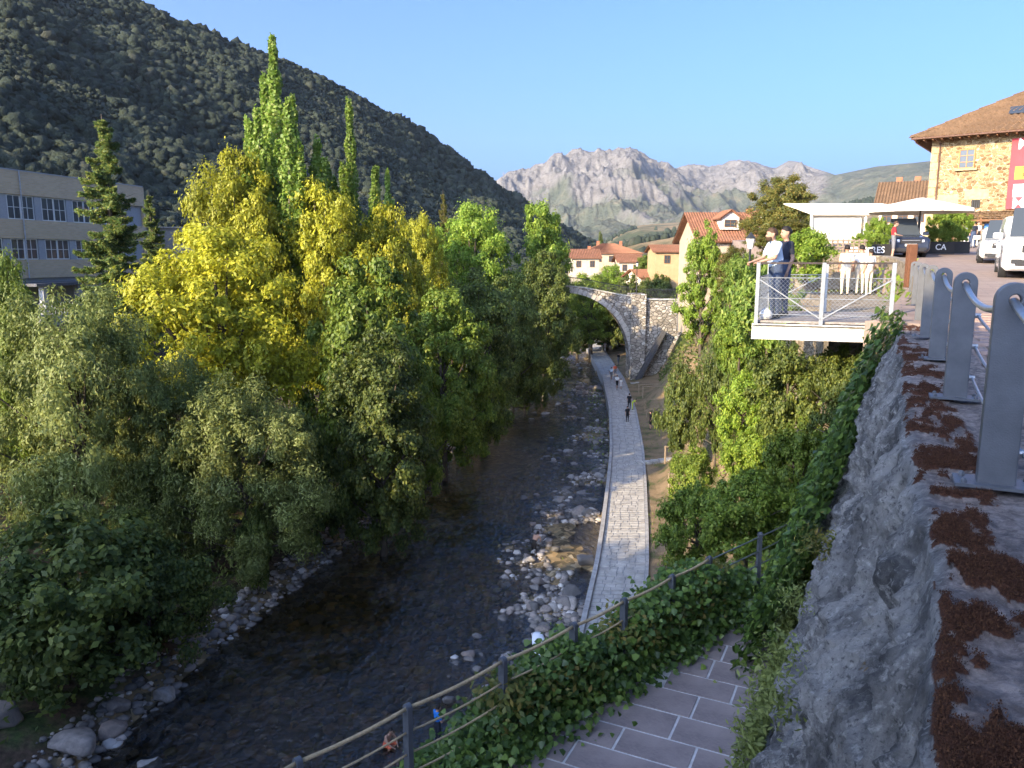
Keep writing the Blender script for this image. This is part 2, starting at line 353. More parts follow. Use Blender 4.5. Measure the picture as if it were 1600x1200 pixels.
c = t.mix(t.ramp(t.mix(0.35, a.outputs['Fac'], f), [(0.40, 0), (0.56, 1)]), rock, gr); t.col(c); t.rough(1)
t.bump(f, 1, 22, t.bump(t.noise(0.006, 6), 0.8, 50)); tag(obj('mountain', me, None, t.m), kind='structure')
# middle hills: dry grass and plantations
sk = [(760, 392), (900, 392), (940, 384), (965, 366), (1000, 352), (1060, 347), (1100, 343), (1160, 346), (1230, 340), (1300, 326), (1360, 312), (1450, 300), (1600, 290), (1900, 280), (2300, 270)]
pts = [pix_az_el(*p) for p in sk]; ka = [p[0] for p in pts]; ke = [p[1] for p in pts]
az = np.linspace(ka[0], ka[-1], 260); el = np.interp(az, ka, ke); rf = np.full_like(az, 260.); zf = np.full_like(az, -8.); rr = np.interp(az, [ka[0], pix_az_el(1060, 0)[0], ka[-1]], [1300, 1500, 1150])
md2 = lambda X, Y, t, T: (fbm(X*0.006, Y*0.006, 5)-0.5)*46*np.sin(PI*np.clip(t, 0, 1))
X, Y, Z, T = polar_sheet('h', az, rf, zf, rr, el*rr, 120, lambda t: t**1.5, md2, 0.2)
me = np_mesh('dry_hills', np.stack([X, Y, Z], -1).reshape(-1, 3), grid_faces(*X.shape), True)
t = NT('dry_grass_hills'); f = t.noise(0.012, 6); g = t.noise(0.15, 5); c = t.mix(t.ramp(f, [(0.42, 0), (0.55, 1)]), t.ramp(g, [(0.3, (0.16, 0.115, 0.06)), (0.7, (0.30, 0.22, 0.12))]), t.ramp(g, [(0.3, (0.03, 0.045, 0.02)), (0.7, (0.09, 0.095, 0.04))]))
t.col(c); t.rough(1); t.bump(g, 1, 2.5); tag(obj('dry_hills', me, None, t.m), kind='structure')
P = sheet_points(X[:, 20:], Y[:, 20:], Z[:, 20:], 16000, rg); k = fbm(P[:, 0]*0.007+40, P[:, 1]*0.007, 4) > 0.50; P = P[k]
o = blobs('distant_woodland', P+np.array([0, 0, 1.5]), rg.uniform(1.8, 4.2, len(P)), MATS.get('x') or bpy.data.materials['scrub_leaves'], 1.5, 0.3, 4); tag(o, 'distant green plantations on the dry hills below the mountain', 'woodland', kind='stuff')
# ---------------------------------------------------------------- foliage
def leaf_quads(P, Nrm, size, rg, asp=0.55, fold=0.0):
    """diamond leaves at P facing roughly Nrm"""
    n = len(P); r = rg.normal(size=(n, 3)); u = np.cross(Nrm, r); u /= np.linalg.norm(u, axis=1)[:, None]+1e-9; v = np.cross(Nrm, u)
    s = np.asarray(size).reshape(-1, 1)*rg.uniform(0.65, 1.35, (n, 1)); a = u*s; b = v*s*asp; dn = Nrm*s*fold
    V = np.stack([P-a-dn, P-b*0.9-a*0.1, P+a-dn, P+b*0.9-a*0.1], 1)
    return V.reshape(-1, 3), np.arange(n*4).reshape(-1, 4)
def unit(v): return v/(np.linalg.norm(v, axis=1)[:, None]+1e-9)
def clump_crown(name, H, rad, base, n_cl, n_leaf, leaf, seed, top=0.5, shell=0.55, clr=0.2, asp=0.55, droop=0.0, flat_=0.75):
    """crown between heights base..H, radius rad; returns (leaf mesh, trunk MB)"""
    rg = np.random.default_rng(seed); cl = []
    while len(cl) < n_cl:
        p = rg.uniform(-1, 1, 3); d = np.linalg.norm(p)
        if d > 1 or d < shell*rg.uniform(0.3, 1): continue
        z = p[2]; w = 1.0 if z < top-0.5 else 1.0
        cl.append(p)
    cl = np.array(cl); hz = (cl[:, 2]+1)/2; w = np.where(hz > top, np.sqrt(np.clip(1-((hz-top)/(1-top))**2, 0.02, 1)), 0.72+0.28*hz/top)
    ang = np.arctan2(cl[:, 1], cl[:, 0]); lump = 1+0.22*np.sin(ang*3+seed)+0.15*np.sin(ang*5+seed*2+hz*5)
    rxy = np.linalg.norm(cl[:, :2], axis=1)/np.sqrt(np.clip(1-cl[:, 2]**2, 0.05, 1)); rxy = np.clip(rxy, 0, 1)
    C = np.stack([np.cos(ang)*rxy*w*lump*rad, np.sin(ang)*rxy*w*lump*rad, base+hz*(H-base)], 1)
    cr = rad*clr*rg.uniform(0.6, 1.4, n_cl)
    idx = rg.integers(0, n_cl, n_leaf); off = rg.normal(size=(n_leaf, 3)); off = unit(off)*(rg.uniform(0, 1, (n_leaf, 1))**0.45); off[:, 2] *= flat_
    stray = np.where(rg.uniform(0, 1, n_leaf) < 0.16, rg.uniform(1.2, 2.1, n_leaf), 1.0)[:, None]; P = C[idx]+off*cr[idx][:, None]*stray; P[:, 2] -= droop*np.abs(off[:, 0]*off[:, 1])*cr[idx]
    ctr = np.array([0, 0, base+(H-base)*0.45]); N = unit(unit(off)*0.9+unit(P-ctr)*0.5+np.array([0, 0, 0.5])+rg.normal(size=(n_leaf, 3))*0.55)
    V, F = leaf_quads(P, N, np.full(n_leaf, leaf), rg, asp, 0.12)
    tb = MB(); tr = 0.018*H+0.05; bend = rg.uniform(-1, 1, 2)*rad*0.12
    tops = Vector((bend[0], bend[1], base+(H-base)*0.62))
    tb.tube([(0, 0, -0.6), (0, 0, 0.15*H), (bend[0]*0.4, bend[1]*0.4, base+0.2*(H-base)), tops], [tr*1.25, tr, tr*0.75, tr*0.25], 8)
    for i in rg.permutation(n_cl)[:min(n_cl, 26)]:
        c = Vector(C[i]); z0 = max(0.12*H, min(c.z*0.62, tops.z*0.95)); f = z0/tops.z; s = Vector((bend[0]*f*f, bend[1]*f*f, z0)); m = s.lerp(c, 0.55)+Vector((0, 0, (c.z-s.z)*-0.08))
        tb.tube([s, m, c], [tr*0.42, tr*0.24, tr*0.07], 5, cap=False)
    return np_mesh(name, V, F), tb
def poplar(name, H, seed, stems=9):
    """column of upright shoots, each clothed in leaves"""
    rg = np.random.default_rng(seed); tb = MB(); Ps = []; Ns = []
    for k in range(stems):
        an = rg.uniform(0, 2*PI); lean = 0 if k == 0 else rg.uniform(0.3, 1)*H*0.13; h = H*(1 if k == 0 else rg.uniform(0.70, 0.95)-0.08*lean/(H*0.12)); z0 = H*rg.uniform(0.1, 0.32)
        pts = [Vector((0, 0, z0*0.5 if k else -0.6)), Vector((math.cos(an)*lean*0.7, math.sin(an)*lean*0.7, z0+(h-z0)*0.35)), Vector((math.cos(an)*lean*1.1, math.sin(an)*lean*1.1, h))]
        tb.tube(pts, [0.26 if k == 0 else 0.1, 0.09, 0.015], 6)
        n = int(3600*(1.5 if k == 0 else 1)); t = rg.uniform(0.12, 1.0, n)**0.8
        A = np.array([tuple(p) for p in pts]); P = np.where((t < 0.5)[:, None], A[0]+(A[1]-A[0])*(t*2)[:, None], A[1]+(A[2]-A[1])*(t*2-1)[:, None])
        r = (0.85*(1-t**3)+0.20)*rg.uniform(0.1, 1, n)**0.5*(0.7+0.5*np.sin(t*37+k*2)**2); a = rg.uniform(0, 2*PI, n)
        off = np.stack([np.cos(a)*r, np.sin(a)*r, rg.normal(size=n)*0.15], 1); Ps.append(P+off); Ns.append(unit(off+rg.normal(size=(n, 3))*0.35))
    P = np.concatenate(Ps); N = np.concatenate(Ns); V, F = leaf_quads(P, N, np.full(len(P), 0.125), rg, 0.8, 0.1)
    return np_mesh(name, V, F), tb
def conifer(name, H, rad, seed, leaf=0.16, gap=0.05):
    rg = np.random.default_rng(seed); tb = MB(); tb.tube([(0, 0, -0.6), (0, 0, H*0.5), (0, 0, H)], [0.02*H, 0.012*H, 0.02], 8); Ps = []; Ns = []
    z = H*0.08
    while z < H*0.985:
        f = 1-z/H; L0 = rad*(f**0.68)*1.0+0.12
        for k in range(int(4+5*f)):
            an = rg.uniform(0, 2*PI); L = L0*rg.uniform(0.55, 1.15); d = np.array([math.cos(an), math.sin(an), 0]); dz = -0.28*L+0.10*L*rg.uniform(-1, 1)
            e = Vector((d[0]*L, d[1]*L, z+dz*0.5+0.12*L)); tb.tube([(0, 0, z), (d[0]*L*0.55, d[1]*L*0.55, z+dz*0.7), e], [0.03+0.008*L, 0.02, 0.006], 4, cap=False)
            n = int(90+230*L); t = rg.uniform(0.12, 1, n); P = np.stack([d[0]*L*t, d[1]*L*t, z+dz*np.sin(t*PI*0.62)+0.12*L*t*t], 1)
            s = np.array([-d[1], d[0], 0]); wdt = 0.30*L*(1.05-t)+0.10; off = s[None]*(rg.uniform(-1, 1, n)*wdt)[:, None]; off[:, 2] -= np.abs(rg.normal(size=n))*0.16
            Ps.append(P+off); Ns.append(unit(np.array([0, 0, 1.0])+rg.normal(size=(n, 3))*0.6))
        z += H*gap*rg.uniform(0.6, 1.1)*(0.5+f*0.6)
    P = np.concatenate(Ps); N = np.concatenate(Ns); V, F = leaf_quads(P, N, np.full(len(P), leaf), rg, 0.4, 0.1)
    return np_mesh(name, V, F), tb
L_yel = leafmat('leaves_yellow_green', (0.26, 0.28, 0.025), (0.55, 0.53, 0.04), (0.648, 0.594, 0.054), 0.45)
L_pop = leafmat('leaves_poplar', (0.140, 0.238, 0.035), (0.280, 0.392, 0.056), (0.476, 0.532, 0.168), 0.45)
L_grn = leafmat('leaves_mid_green', (0.113, 0.176, 0.026), (0.227, 0.317, 0.042), (0.392, 0.440, 0.070), 0.45)
L_drk = leafmat('leaves_alder', (0.071, 0.105, 0.025), (0.161, 0.207, 0.045), (0.295, 0.328, 0.070), 0.45)
L_wil = leafmat('leaves_willow', (0.136, 0.167, 0.044), (0.255, 0.299, 0.082), (0.399, 0.440, 0.139), 0.45)
L_con = leafmat('needles', (0.073, 0.137, 0.040), (0.200, 0.270, 0.070), (0.533, 0.504, 0.126), 0.45)
L_lim = leafmat('leaves_lime_green', (0.130, 0.221, 0.026), (0.273, 0.390, 0.046), (0.468, 0.546, 0.091), 0.45)
L_wal = leafmat('leaves_walnut', (0.098, 0.168, 0.028), (0.210, 0.308, 0.049), (0.392, 0.462, 0.098), 0.45)
L_ash = leafmat('leaves_rusty_green', (0.098, 0.119, 0.028), (0.196, 0.196, 0.042), (0.378, 0.266, 0.070), 0.45)
L_ivy = leafmat('leaves_ivy', (0.065, 0.112, 0.033), (0.129, 0.216, 0.045), (0.258, 0.355, 0.067), 0.45, 0.32)
L_fre = leafmat('leaves_fresh_ivy', (0.098, 0.196, 0.028), (0.210, 0.364, 0.042), (0.392, 0.504, 0.098), 0.45, 0.4)
BK = bark(); BKl = bark('pale_bark', (0.26, 0.23, 0.18))
PROTO = {}
def proto(kind, v):
    k = (kind, v)
    if k in PROTO: return PROTO[k]
    s = 100+v*17+len(kind)*3
    if kind == 'broad': m, tb = clump_crown('crown', 14, 4.6, 3.0, 230, 62000, 0.125, s, 0.5, 0.5, 0.15); H = 14
    elif kind == 'fine': m, tb = clump_crown('crown', 9, 4.4, 0.6, 240, 70000, 0.095, s, 0.45, 0.45, 0.14, 0.38); H = 9
    elif kind == 'alder': m, tb = clump_crown('crown', 14, 4.4, 0.8, 260, 64000, 0.125, s, 0.42, 0.5, 0.14, 0.7); H = 14
    elif kind == 'round': m, tb = clump_crown('crown', 6, 3.2, 0.3, 130, 24000, 0.115, s, 0.5, 0.45, 0.17, 0.7); H = 6
    elif kind == 'big': m, tb = clump_crown('crown', 6, 3.4, 0.1, 90, 12000, 0.22, s, 0.5, 0.5, 0.17, 0.5, 0.3); H = 6
    elif kind == 'cone': m, tb = clump_crown('crown', 10, 3.0, 0.6, 190, 34000, 0.125, s, 0.18, 0.45, 0.15, 0.5); H = 10
    elif kind == 'poplar': m, tb = poplar('crown', 26, s, 20 if v == 0 else 14); H = 26
    elif kind == 'conifer': m, tb = conifer('crown', 18, 3.9, s); H = 18
    PROTO[k] = (m, tb.mesh('trunk', True), H); return PROTO[k]
def tree(name, label, kind, v, x, y, top, width, lm, cat='tree', z=None, group=None, bk=None, rz=None, sink=0.0, hmin=2.0):
    """tree standing on the ground at (x, y), crown top at height `top`, crown `width` metres across"""
    m, tm, H = proto(kind, v); z0 = gz(x, y) if z is None else z; z0 -= sink; h = max(hmin, top-z0)
    base_w = {'broad': 11.2, 'fine': 10.6, 'alder': 11, 'round': 8.2, 'big': 8.6, 'cone': 7.2, 'poplar': 5.6, 'conifer': 7.8}[kind]
    t = thing(name, label, cat, (x, y, z0), random.uniform(0, 6.28) if rz is None else rz, group); t.scale = (width/base_w, width/base_w, h/H)
    for nm, me, mt in (('trunk', tm, bk or BK), ('crown', m, lm)):
        o = bpy.data.objects.new(nm, me); COL.objects.link(o); o.parent = t
        if not len(me.materials): me.materials.append(mt)
        o.material_slots[0].link = 'OBJECT'; o.material_slots[0].material = mt
    return t
def ptree(name, label, kind, v, px, pyt, D, wpx, lm, **kw):
    p = aty(px, pyt, D); return tree(name, label, kind, v, p.x, D, p.z, wpx/1200*D, lm, **kw)
# --- left bank, far to near
BG = 'trees on the left bank'
ptree('ash_tree', 'bright yellow-green tree with low rounded crown beside the brick school', 'broad', 0, 330, 345, 46, 310, L_yel)
ptree('ash_tree', 'yellow sunlit tree standing just left of the tallest poplar', 'broad', 1, 365, 245, 57, 190, L_yel)
ptree('ash_tree', 'yellow-green tree between the two tall poplars', 'broad', 2, 505, 290, 58, 190, L_yel)
ptree('ash_tree', 'olive yellow tree right of the second poplar', 'broad', 1, 600, 330, 60, 170, L_yel)
ptree('poplar_tree', 'tallest poplar with a bare pale tip above the left bank', 'poplar', 0, 425, 58, 60, 120, L_pop, bk=BKl)
ptree('poplar_tree', 'second poplar with upright bare shoots against the hill', 'poplar', 1, 545, 160, 63, 100, L_pop, bk=BKl)
ptree('poplar_tree', 'small poplar with thin tips at the right of the poplars', 'poplar', 1, 605, 268, 68, 70, L_pop, bk=BKl)
ptree('conifer_tree', 'tall conifer with sunlit top in front of the brick school', 'conifer', 0, 158, 178, 66, 155, L_con)
ptree('conifer_tree', 'shorter dark conifer right of the school', 'conifer', 0, 232, 300, 74, 80, L_con)
ptree('alder_tree', 'dark green tree leaning over the river below the poplars', 'alder', 0, 575, 385, 46, 240, L_grn)
ptree('alder_tree', 'dense dark tree with foliage down to the river bend', 'alder', 1, 590, 520, 42, 210, L_drk)
ptree('alder_tree', 'mid green tree at the river edge right of the dense dark tree', 'alder', 0, 690, 440, 57, 190, L_grn)
ptree('alder_tree', 'green riverside tree halfway to the bridge', 'alder', 1, 745, 425, 68, 170, L_drk)
ptree('alder_tree', 'bluish green tree before the bridge on the left bank', 'alder', 0, 800, 420, 80, 130, L_drk)
ptree('alder_tree', 'dark tree overhanging the water at the arch', 'alder', 1, 852, 395, 90, 120, L_drk)
ptree('broadleaf_tree', 'sunlit round tree behind the riverside trees left of the mountain', 'broad', 0, 735, 312, 92, 165, L_lim)
ptree('broadleaf_tree', 'sunlit yellow-green tree with pointed top beside the bridge', 'cone', 0, 845, 312, 98, 115, L_lim)
ptree('broadleaf_tree', 'small sunlit tree with orange tints behind the poplars', 'broad', 2, 655, 338, 84, 95, L_yel)
ptree('conifer_tree', 'small reddish conifer tip showing above the sunlit trees', 'conifer', 0, 692, 296, 100, 50, L_ash)
ptree('willow_tree', 'olive willow with fine leaves at the left edge of the picture', 'fine', 0, 105, 450, 36, 330, L_wil)
ptree('willow_tree', 'grey-green willow with bare twigs over the stony bank', 'fine', 1, 375, 590, 37, 310, L_wil)
ptree('willow_tree', 'shaded willow filling the gap under the yellow tree', 'fine', 0, 255, 555, 38, 230, L_wil)
ptree('alder_tree', 'dark bushy alder with rounded leaves in the lower left corner', 'round', 0, 95, 800, 27.5, 430, L_drk, sink=0.3)
ptree('alder_tree', 'low dark alder bush beside the pale shore boulders', 'round', 1, 225, 850, 29.5, 240, L_drk, sink=0.3)
ptree('broadleaf_tree', 'green sunlit tree cut by the left picture edge', 'broad', 2, -5, 400, 38, 140, L_grn)
ptree('broadleaf_tree', 'dark tree in the deep shade behind the willows', 'alder', 0, 20, 560, 42, 260, L_drk)
for i, (px, pt, D, w, lab) in enumerate([(470, 640, 41, 150, 'dark shrub under the green tree at the river bend'), (660, 610, 53, 110, 'round shrub over the water below the mid green tree'), (755, 560, 66, 90, 'light green shrub by the pebbles on the far left shore'), (820, 520, 82, 80, 'shrub at the water edge before the arch'), (395, 790, 36, 70, 'low green shrub under the bare-twig willow')]):
    ptree('bank_shrub', lab, 'round', i % 2, px, pt, D, w, [L_drk, L_grn, L_grn, L_drk, L_drk][i], cat='shrub', group='shrubs on the left bank')
# --- behind and beside the bridge
for i, (px, pt, D, w, k, lm, lab) in enumerate([(925, 425, 125, 110, 'broad', L_grn, 'green tree behind the bridge crown'), (985, 432, 122, 80, 'round', L_drk, 'dark round tree behind the bridge lamp'), (955, 412, 140, 80, 'broad', L_lim, 'light green tree before the far red-roofed houses'), (1030, 430, 118, 70, 'round', L_drk, 'dark round bush behind the bridge parapet'), (903, 470, 128, 70, 'alder', L_drk, 'dark tree seen through the bridge arch'), (950, 500, 132, 70, 'alder', L_drk, 'dark tree at the right inside the arch opening'), (875, 425, 118, 80, 'broad', L_grn, 'green tree at the left end of the bridge'), (1010, 400, 150, 60, 'broad', L_grn, 'small tree by the orange-roofed hut')]):
    ptree('village_tree', lab, k, i % 2, px, pt, D, w, lm)
for px, pt, lab in ((938, 361, 'dark cypress on the dry hill shoulder'),): ptree('cypress_tree', lab, 'cone', 0, px, pt, 230, 12, L_con, z=-4)
ptree('village_tree', 'rusty green tree before the dormer house', 'broad', 2, 1150, 385, 66, 70, L_ash)
ptree('conical_tree', 'dense conical tree half sunlit right of the bridge', 'cone', 1, 1102, 348, 74, 82, L_lim)
ptree('locust_tree', 'tall locust tree with clumped feathery crown and rusty tints', 'broad', 0, 1224, 272, 56, 125, L_ash)
ptree('locust_tree', 'rust-tinted tree behind the two men on the platform', 'broad', 1, 1235, 345, 46, 120, L_ash)
ptree('locust_tree', 'green tree mass left of the white awning', 'round', 0, 1195, 400, 36, 100, L_wal)
# ---------------------------------------------------------------- retaining wall under the viewpoint
WO = Vector((0.98, 1.58, 0)); WD = Vector((0.4356, 0.9001, 0)); WN = Vector((-0.9001, 0.4356, 0))   # along, outwards to the river
def wpt(s, off, z): return WO+WD*s+WN*off+Vector((0, 0, z))
ss = [-1.3]
while ss[-1] < 13.2: ss.append(ss[-1]+0.011+0.0035*max(0, ss[-1]))
ss = np.array(ss); cop = np.linspace(-0.80, 0, 62); fac = np.linspace(0, 1, 210)[1:]
S = ss[:, None]; nS = len(ss)
offc = np.repeat(cop[None], nS, 0); mossn = fbm(S*2.3+0*offc, offc*4.2+3, 5, 0.6); moss_band = sstep(-0.46, -0.26, offc+0.16*(fbm(S*1.1+7+0*offc, offc*0.5, 3)-0.5)*2)*sstep(0.005, -0.03, offc)
moss = sstep(0.47, 0.50, mossn*0.62+0.38*fbm(S*9+0*offc, offc*13, 4, 0.65)-0.045)*moss_band; moss[:, :3] = 0
hc = (fbm(S*1.7+0*offc, offc*2.2, 5)-0.5)*0.05+(fbm(S*9+0*offc, offc*9, 4, 0.6, True)-0.6)*0.030+moss*(0.012+0.030*fbm(S*28+0*offc, offc*28, 3))
zc = -1.15+hc-0.03*sstep(-0.05, 0, offc); zc[:, 0] = -1.75
eo = (fbm(ss*0.8, ss*0+2, 4)-0.5)*0.16+(fbm(ss*6, ss*0+5, 3)-0.5)*0.05
offc = offc+eo[:, None]*sstep(-0.25, 0, offc)
V2 = fac[None]; lay = fbm(S*0.35+V2*1.1, V2*3.0-S*0.12, 4, 0.55, True); big = fbm(S*0.55+20, V2*1.9+S*0.18, 4)
crack = fbm(S*1.5+V2*2.2, V2*6.5, 5, 0.6, True); fine = fbm(S*7, V2*30, 4, 0.6)
VM = V2*4.9; c2 = fbm(S*2.6+VM*0.9+4, VM*1.3-S*0.5, 5, 0.6, True); c3 = fbm(S*7+VM*2, VM*5-S*1.4, 4, 0.6, True); c4 = fbm(S*16, VM*15, 3, 0.6)
offf = eo[:, None]+1.02*V2**0.92+(big-0.5)*0.85*sstep(0, 0.25, V2)+(lay-0.6)*0.5*sstep(0, 0.15, V2)+(crack-0.6)*0.22*sstep(0, 0.05, V2)+(c2-0.6)*0.30*sstep(0, 0.05, V2)+(c3-0.6)*0.06*sstep(0, 0.02, V2)+(c4-0.5)*0.03
zf_ = -1.18-4.75*V2+(fbm(S*2+3, V2*9, 3)-0.5)*0.06
OFF = np.concatenate([offc, offf], 1); ZZ = np.concatenate([zc, zf_], 1); MO = np.concatenate([moss, 0*offf], 1)
PX = WO.x+WD.x*S+WN.x*OFF; PY = WO.y+WD.y*S+WN.y*OFF
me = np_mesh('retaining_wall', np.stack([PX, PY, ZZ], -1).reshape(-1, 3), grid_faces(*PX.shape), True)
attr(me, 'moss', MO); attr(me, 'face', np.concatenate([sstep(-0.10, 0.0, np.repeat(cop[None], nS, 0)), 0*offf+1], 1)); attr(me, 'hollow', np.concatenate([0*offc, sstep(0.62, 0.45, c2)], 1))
t = NT('weathered_limestone'); co = t.co(); am = t.n('Attribute', _attribute_name='moss').outputs['Fac']; af = t.n('Attribute', _attribute_name='face').outputs['Fac']
n1 = t.noise(1.1, 9, 0.68, t.co((1.6, 1.6, 0.7)), 0.8); n2 = t.noise(16, 8, 0.7, co, 0.4); n3 = t.noise(90, 5, 0.7, co)
rock = t.mix(t.ramp(n1, [(0.40, 0), (0.58, 1)]), (0.095, 0.092, 0.088), (0.33, 0.315, 0.29)); rock = t.mix(t.ramp(n2, [(0.52, 0), (0.66, 0.8)]), rock, (0.50, 0.48, 0.44)); rock = t.mix(t.ramp(n2, [(0.28, 0.85), (0.40, 0)]), rock, (0.035, 0.036, 0.04))
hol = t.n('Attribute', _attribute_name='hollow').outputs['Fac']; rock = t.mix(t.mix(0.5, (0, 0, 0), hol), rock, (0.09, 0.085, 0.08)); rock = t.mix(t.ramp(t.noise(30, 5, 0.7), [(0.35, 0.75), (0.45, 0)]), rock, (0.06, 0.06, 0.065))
lich = t.noise(5.0, 6, 0.7, t.co((1, 1, 0.45)), 1.0); rock = t.mix(t.ramp(lich, [(0.64, 0), (0.70, 0.8)]), rock, (0.20, 0.125, 0.04))
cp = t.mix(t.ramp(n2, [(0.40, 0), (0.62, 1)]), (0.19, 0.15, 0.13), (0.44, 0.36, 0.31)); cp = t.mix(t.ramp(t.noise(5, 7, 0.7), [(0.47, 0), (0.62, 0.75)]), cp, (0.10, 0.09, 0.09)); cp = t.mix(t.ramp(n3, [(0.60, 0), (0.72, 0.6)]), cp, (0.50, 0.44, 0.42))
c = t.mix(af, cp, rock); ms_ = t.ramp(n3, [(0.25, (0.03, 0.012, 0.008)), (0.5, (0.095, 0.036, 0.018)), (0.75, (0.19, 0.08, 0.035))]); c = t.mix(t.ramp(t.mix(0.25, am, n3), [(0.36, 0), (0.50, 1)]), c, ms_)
t.col(c); t.rough(0.95); b1 = t.bump(n2, 1.0, 0.07); t.bump(n3, 0.9, 0.012, b1)
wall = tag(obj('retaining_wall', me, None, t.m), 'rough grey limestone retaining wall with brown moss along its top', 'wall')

# ---------------------------------------------------------------- plaza paving
edge = lambda y: np.where(y < 12.9, WO.x+(y-WO.y)*WD.x/WD.y+0.62, XE(y)-0.25)
yy = np.concatenate([np.arange(-4, 13, 0.5), np.arange(13, 16, 0.25), np.arange(16, 78, 1.0)]); tt = np.linspace(0, 1, 40)**1.6
PXX = edge(yy)[:, None]*(1-tt)+75*tt; PYY = np.repeat(yy[:, None], 40, 1); PZZ = zplaza(PYY)+0.03*(fbm(PXX*0.2, PYY*0.2, 3)-0.5)
Vt = np.stack([PXX, PYY, PZZ], -1); skirt = Vt[:, :1].copy(); skirt[:, 0, 2] -= 3.0
V = np.concatenate([skirt, Vt], 1); me = np_mesh('plaza_paving', V.reshape(-1, 3), grid_faces(len(yy), 41))
t = NT('plaza_stone'); m = t.n('Mapping'); m.inputs['Rotation'].default_value = (0, 0, 0.45); t.l(t.co(), m.inputs[0]); br = t.n('TexBrick', Scale=1.0); br.inputs['Brick Width'].default_value = 0.62; br.inputs['Row Height'].default_value = 0.3
br.inputs['Mortar Size'].default_value = 0.012; t.l(m.outputs[0], br.inputs['Vector']); br.inputs['Color1'].default_value = (0.30, 0.215, 0.165, 1); br.inputs['Color2'].default_value = (0.22, 0.155, 0.125, 1); br.inputs['Mortar'].default_value = (0.15, 0.13, 0.115, 1)
t.col(t.mix(t.ramp(t.noise(3, 6), [(0.3, 0.0), (0.75, 0.6)]), br.outputs['Color'], (0.36, 0.29, 0.235))); t.rough(0.85); t.bump(br.outputs['Fac'], -0.4, 0.01, t.bump(t.noise(40, 4), 0.4, 0.01))
plaza = tag(obj('plaza_paving', me, None, t.m), kind='structure')
# the nearest slabs are cut stones of their own
sm = flat('pinkish_slab', (0.27, 0.195, 0.165), 0.85, 0, 0.3, 4, 0.4, 50)
slabm = [MB().box((0, 0, 0), (w-0.018, 0.382, 0.05)).mesh('slab') for w in (0.62, 0.8, 1.0)]
for m_ in slabm: m_.materials.append(sm)
for k in range(34):
    s = 1.2+0.4*k; off = -0.86-random.uniform(0, 0.25)
    while off > -3.6:
        i = random.randrange(3); w = (0.62, 0.8, 1.0)[i]; p = wpt(s, off-w/2, 0); off -= w
        o = bpy.data.objects.new('paving_slab', slabm[i]); COL.objects.link(o); o.parent = plaza; o.location = (p.x, p.y, float(zplaza(p.y))+0.002+random.uniform(0, 0.004)); o.rotation_euler = (math.atan(0.041*0.9), 0, math.atan2(WN.y, WN.x))

# ---------------------------------------------------------------- steel post railing on the wall
IRON = flat('grey_painted_iron', (0.105, 0.11, 0.12), 0.42, 0.2, 0.18, 5, 0.25, 120); STEEL = flat('galvanised_tube', (0.42, 0.42, 0.42), 0.35, 0.85, 0.15, 20, 0.1)
rail = thing('cable_railing', 'railing of grey iron slab posts and steel cables along the mossy wall', 'railing', tuple(wpt(2.5, -0.36, -1.12)), math.atan2(WD.y, WD.x))
def slab_post(h, w, th, hole_z):
    """slab with round head and a hole; local x along the run, y across, z up"""
    r = w/2; out = [(-r, 0.0)]; hz = h-r
    head = [(r*math.cos(a), hz+r*math.sin(a)) for a in np.linspace(0, PI, 17)]
    b = MB(); hr = w*0.155; n = 24
    # front/back ring faces around the hole by bridging hole circle to outline
    outline = []
    for k in range(n):
        a = 2*PI*k/n; dx, dz = math.cos(a), math.sin(a)
        if dz >= 0: outline.append((r*dx, hz+r*dz))
        else:
            tx = r/abs(dx) if abs(dx) > 1e-6 else 9; tz = r/abs(dz); q = min(tx, tz); outline.append((q*dx, hz+q*dz))
    hole = [(hr*math.cos(2*PI*k/n), hz+hr*math.sin(2*PI*k/n)) for k in range(n)]
    for x in (-th/2, th/2):
        for k in range(n):
            j = (k+1) % n; b.face([(x, *outline[k]), (x, *outline[j]), (x, *hole[j]), (x, *hole[k])])
        b.face([(x, -r, 0), (x, r, 0), (x, r, hz-r), (x, -r, hz-r)])
    for k in range(n):
        j = (k+1) % n; b.face([(-th/2, *hole[k]), (-th/2, *hole[j]), (th/2, *hole[j]), (th/2, *hole[k])])
        if outline[k][1] > hz-r*1.001 and outline[j][1] > hz-r*1.001 and not (abs(outline[k][1]-(hz-r)) < 1e-6 and abs(outline[j][1]-(hz-r)) < 1e-6): b.face([(-th/2, *outline[k]), (-th/2, *outline[j]), (th/2, *outline[j]), (th/2, *outline[k])])
    for y in (-r, r): b.face([(-th/2, y, 0), (th/2, y, 0), (th/2, y, hz-r), (-th/2, y, hz-r)])
    return b
pm = slab_post(0.985, 0.165, 0.085, 0).mesh('post'); pm.materials.append(IRON)
import bmesh
bm = bmesh.new(); bm.from_mesh(pm); bmesh.ops.remove_doubles(bm, verts=bm.verts, dist=0.0005); bmesh.ops.recalc_face_normals(bm, faces=bm.faces); bm.to_mesh(pm); bm.free()
plm = MB().box((0, 0, 0), (0.20, 0.36, 0.016)).mesh('base_plate'); plm.materials.append(IRON)
bom = MB().lathe([(0.016, 0), (0.016, 0.012), (0.008, 0.022)], 6).mesh('bolt'); bom.materials.append(IRON)
NP = 7; SP = 2.62
for k in range(-1, NP):
    o = obj('post', pm, rail); o.location = (k*SP, 0, 0.012); bv = o.modifiers.new('bevel', 'BEVEL'); bv.width = 0.006; bv.segments = 2; bv.limit_method = 'ANGLE'
    pl = obj('base_plate', plm, o); pl.location = (0, 0, -0.004)
    for sx, sy in ((-1, -1), (1, -1), (-1, 1), (1, 1)): q = obj('bolt', bom, pl); q.location = (sx*0.07, sy*0.14, 0.008)
HZ_ = 0.985-0.0825+0.012
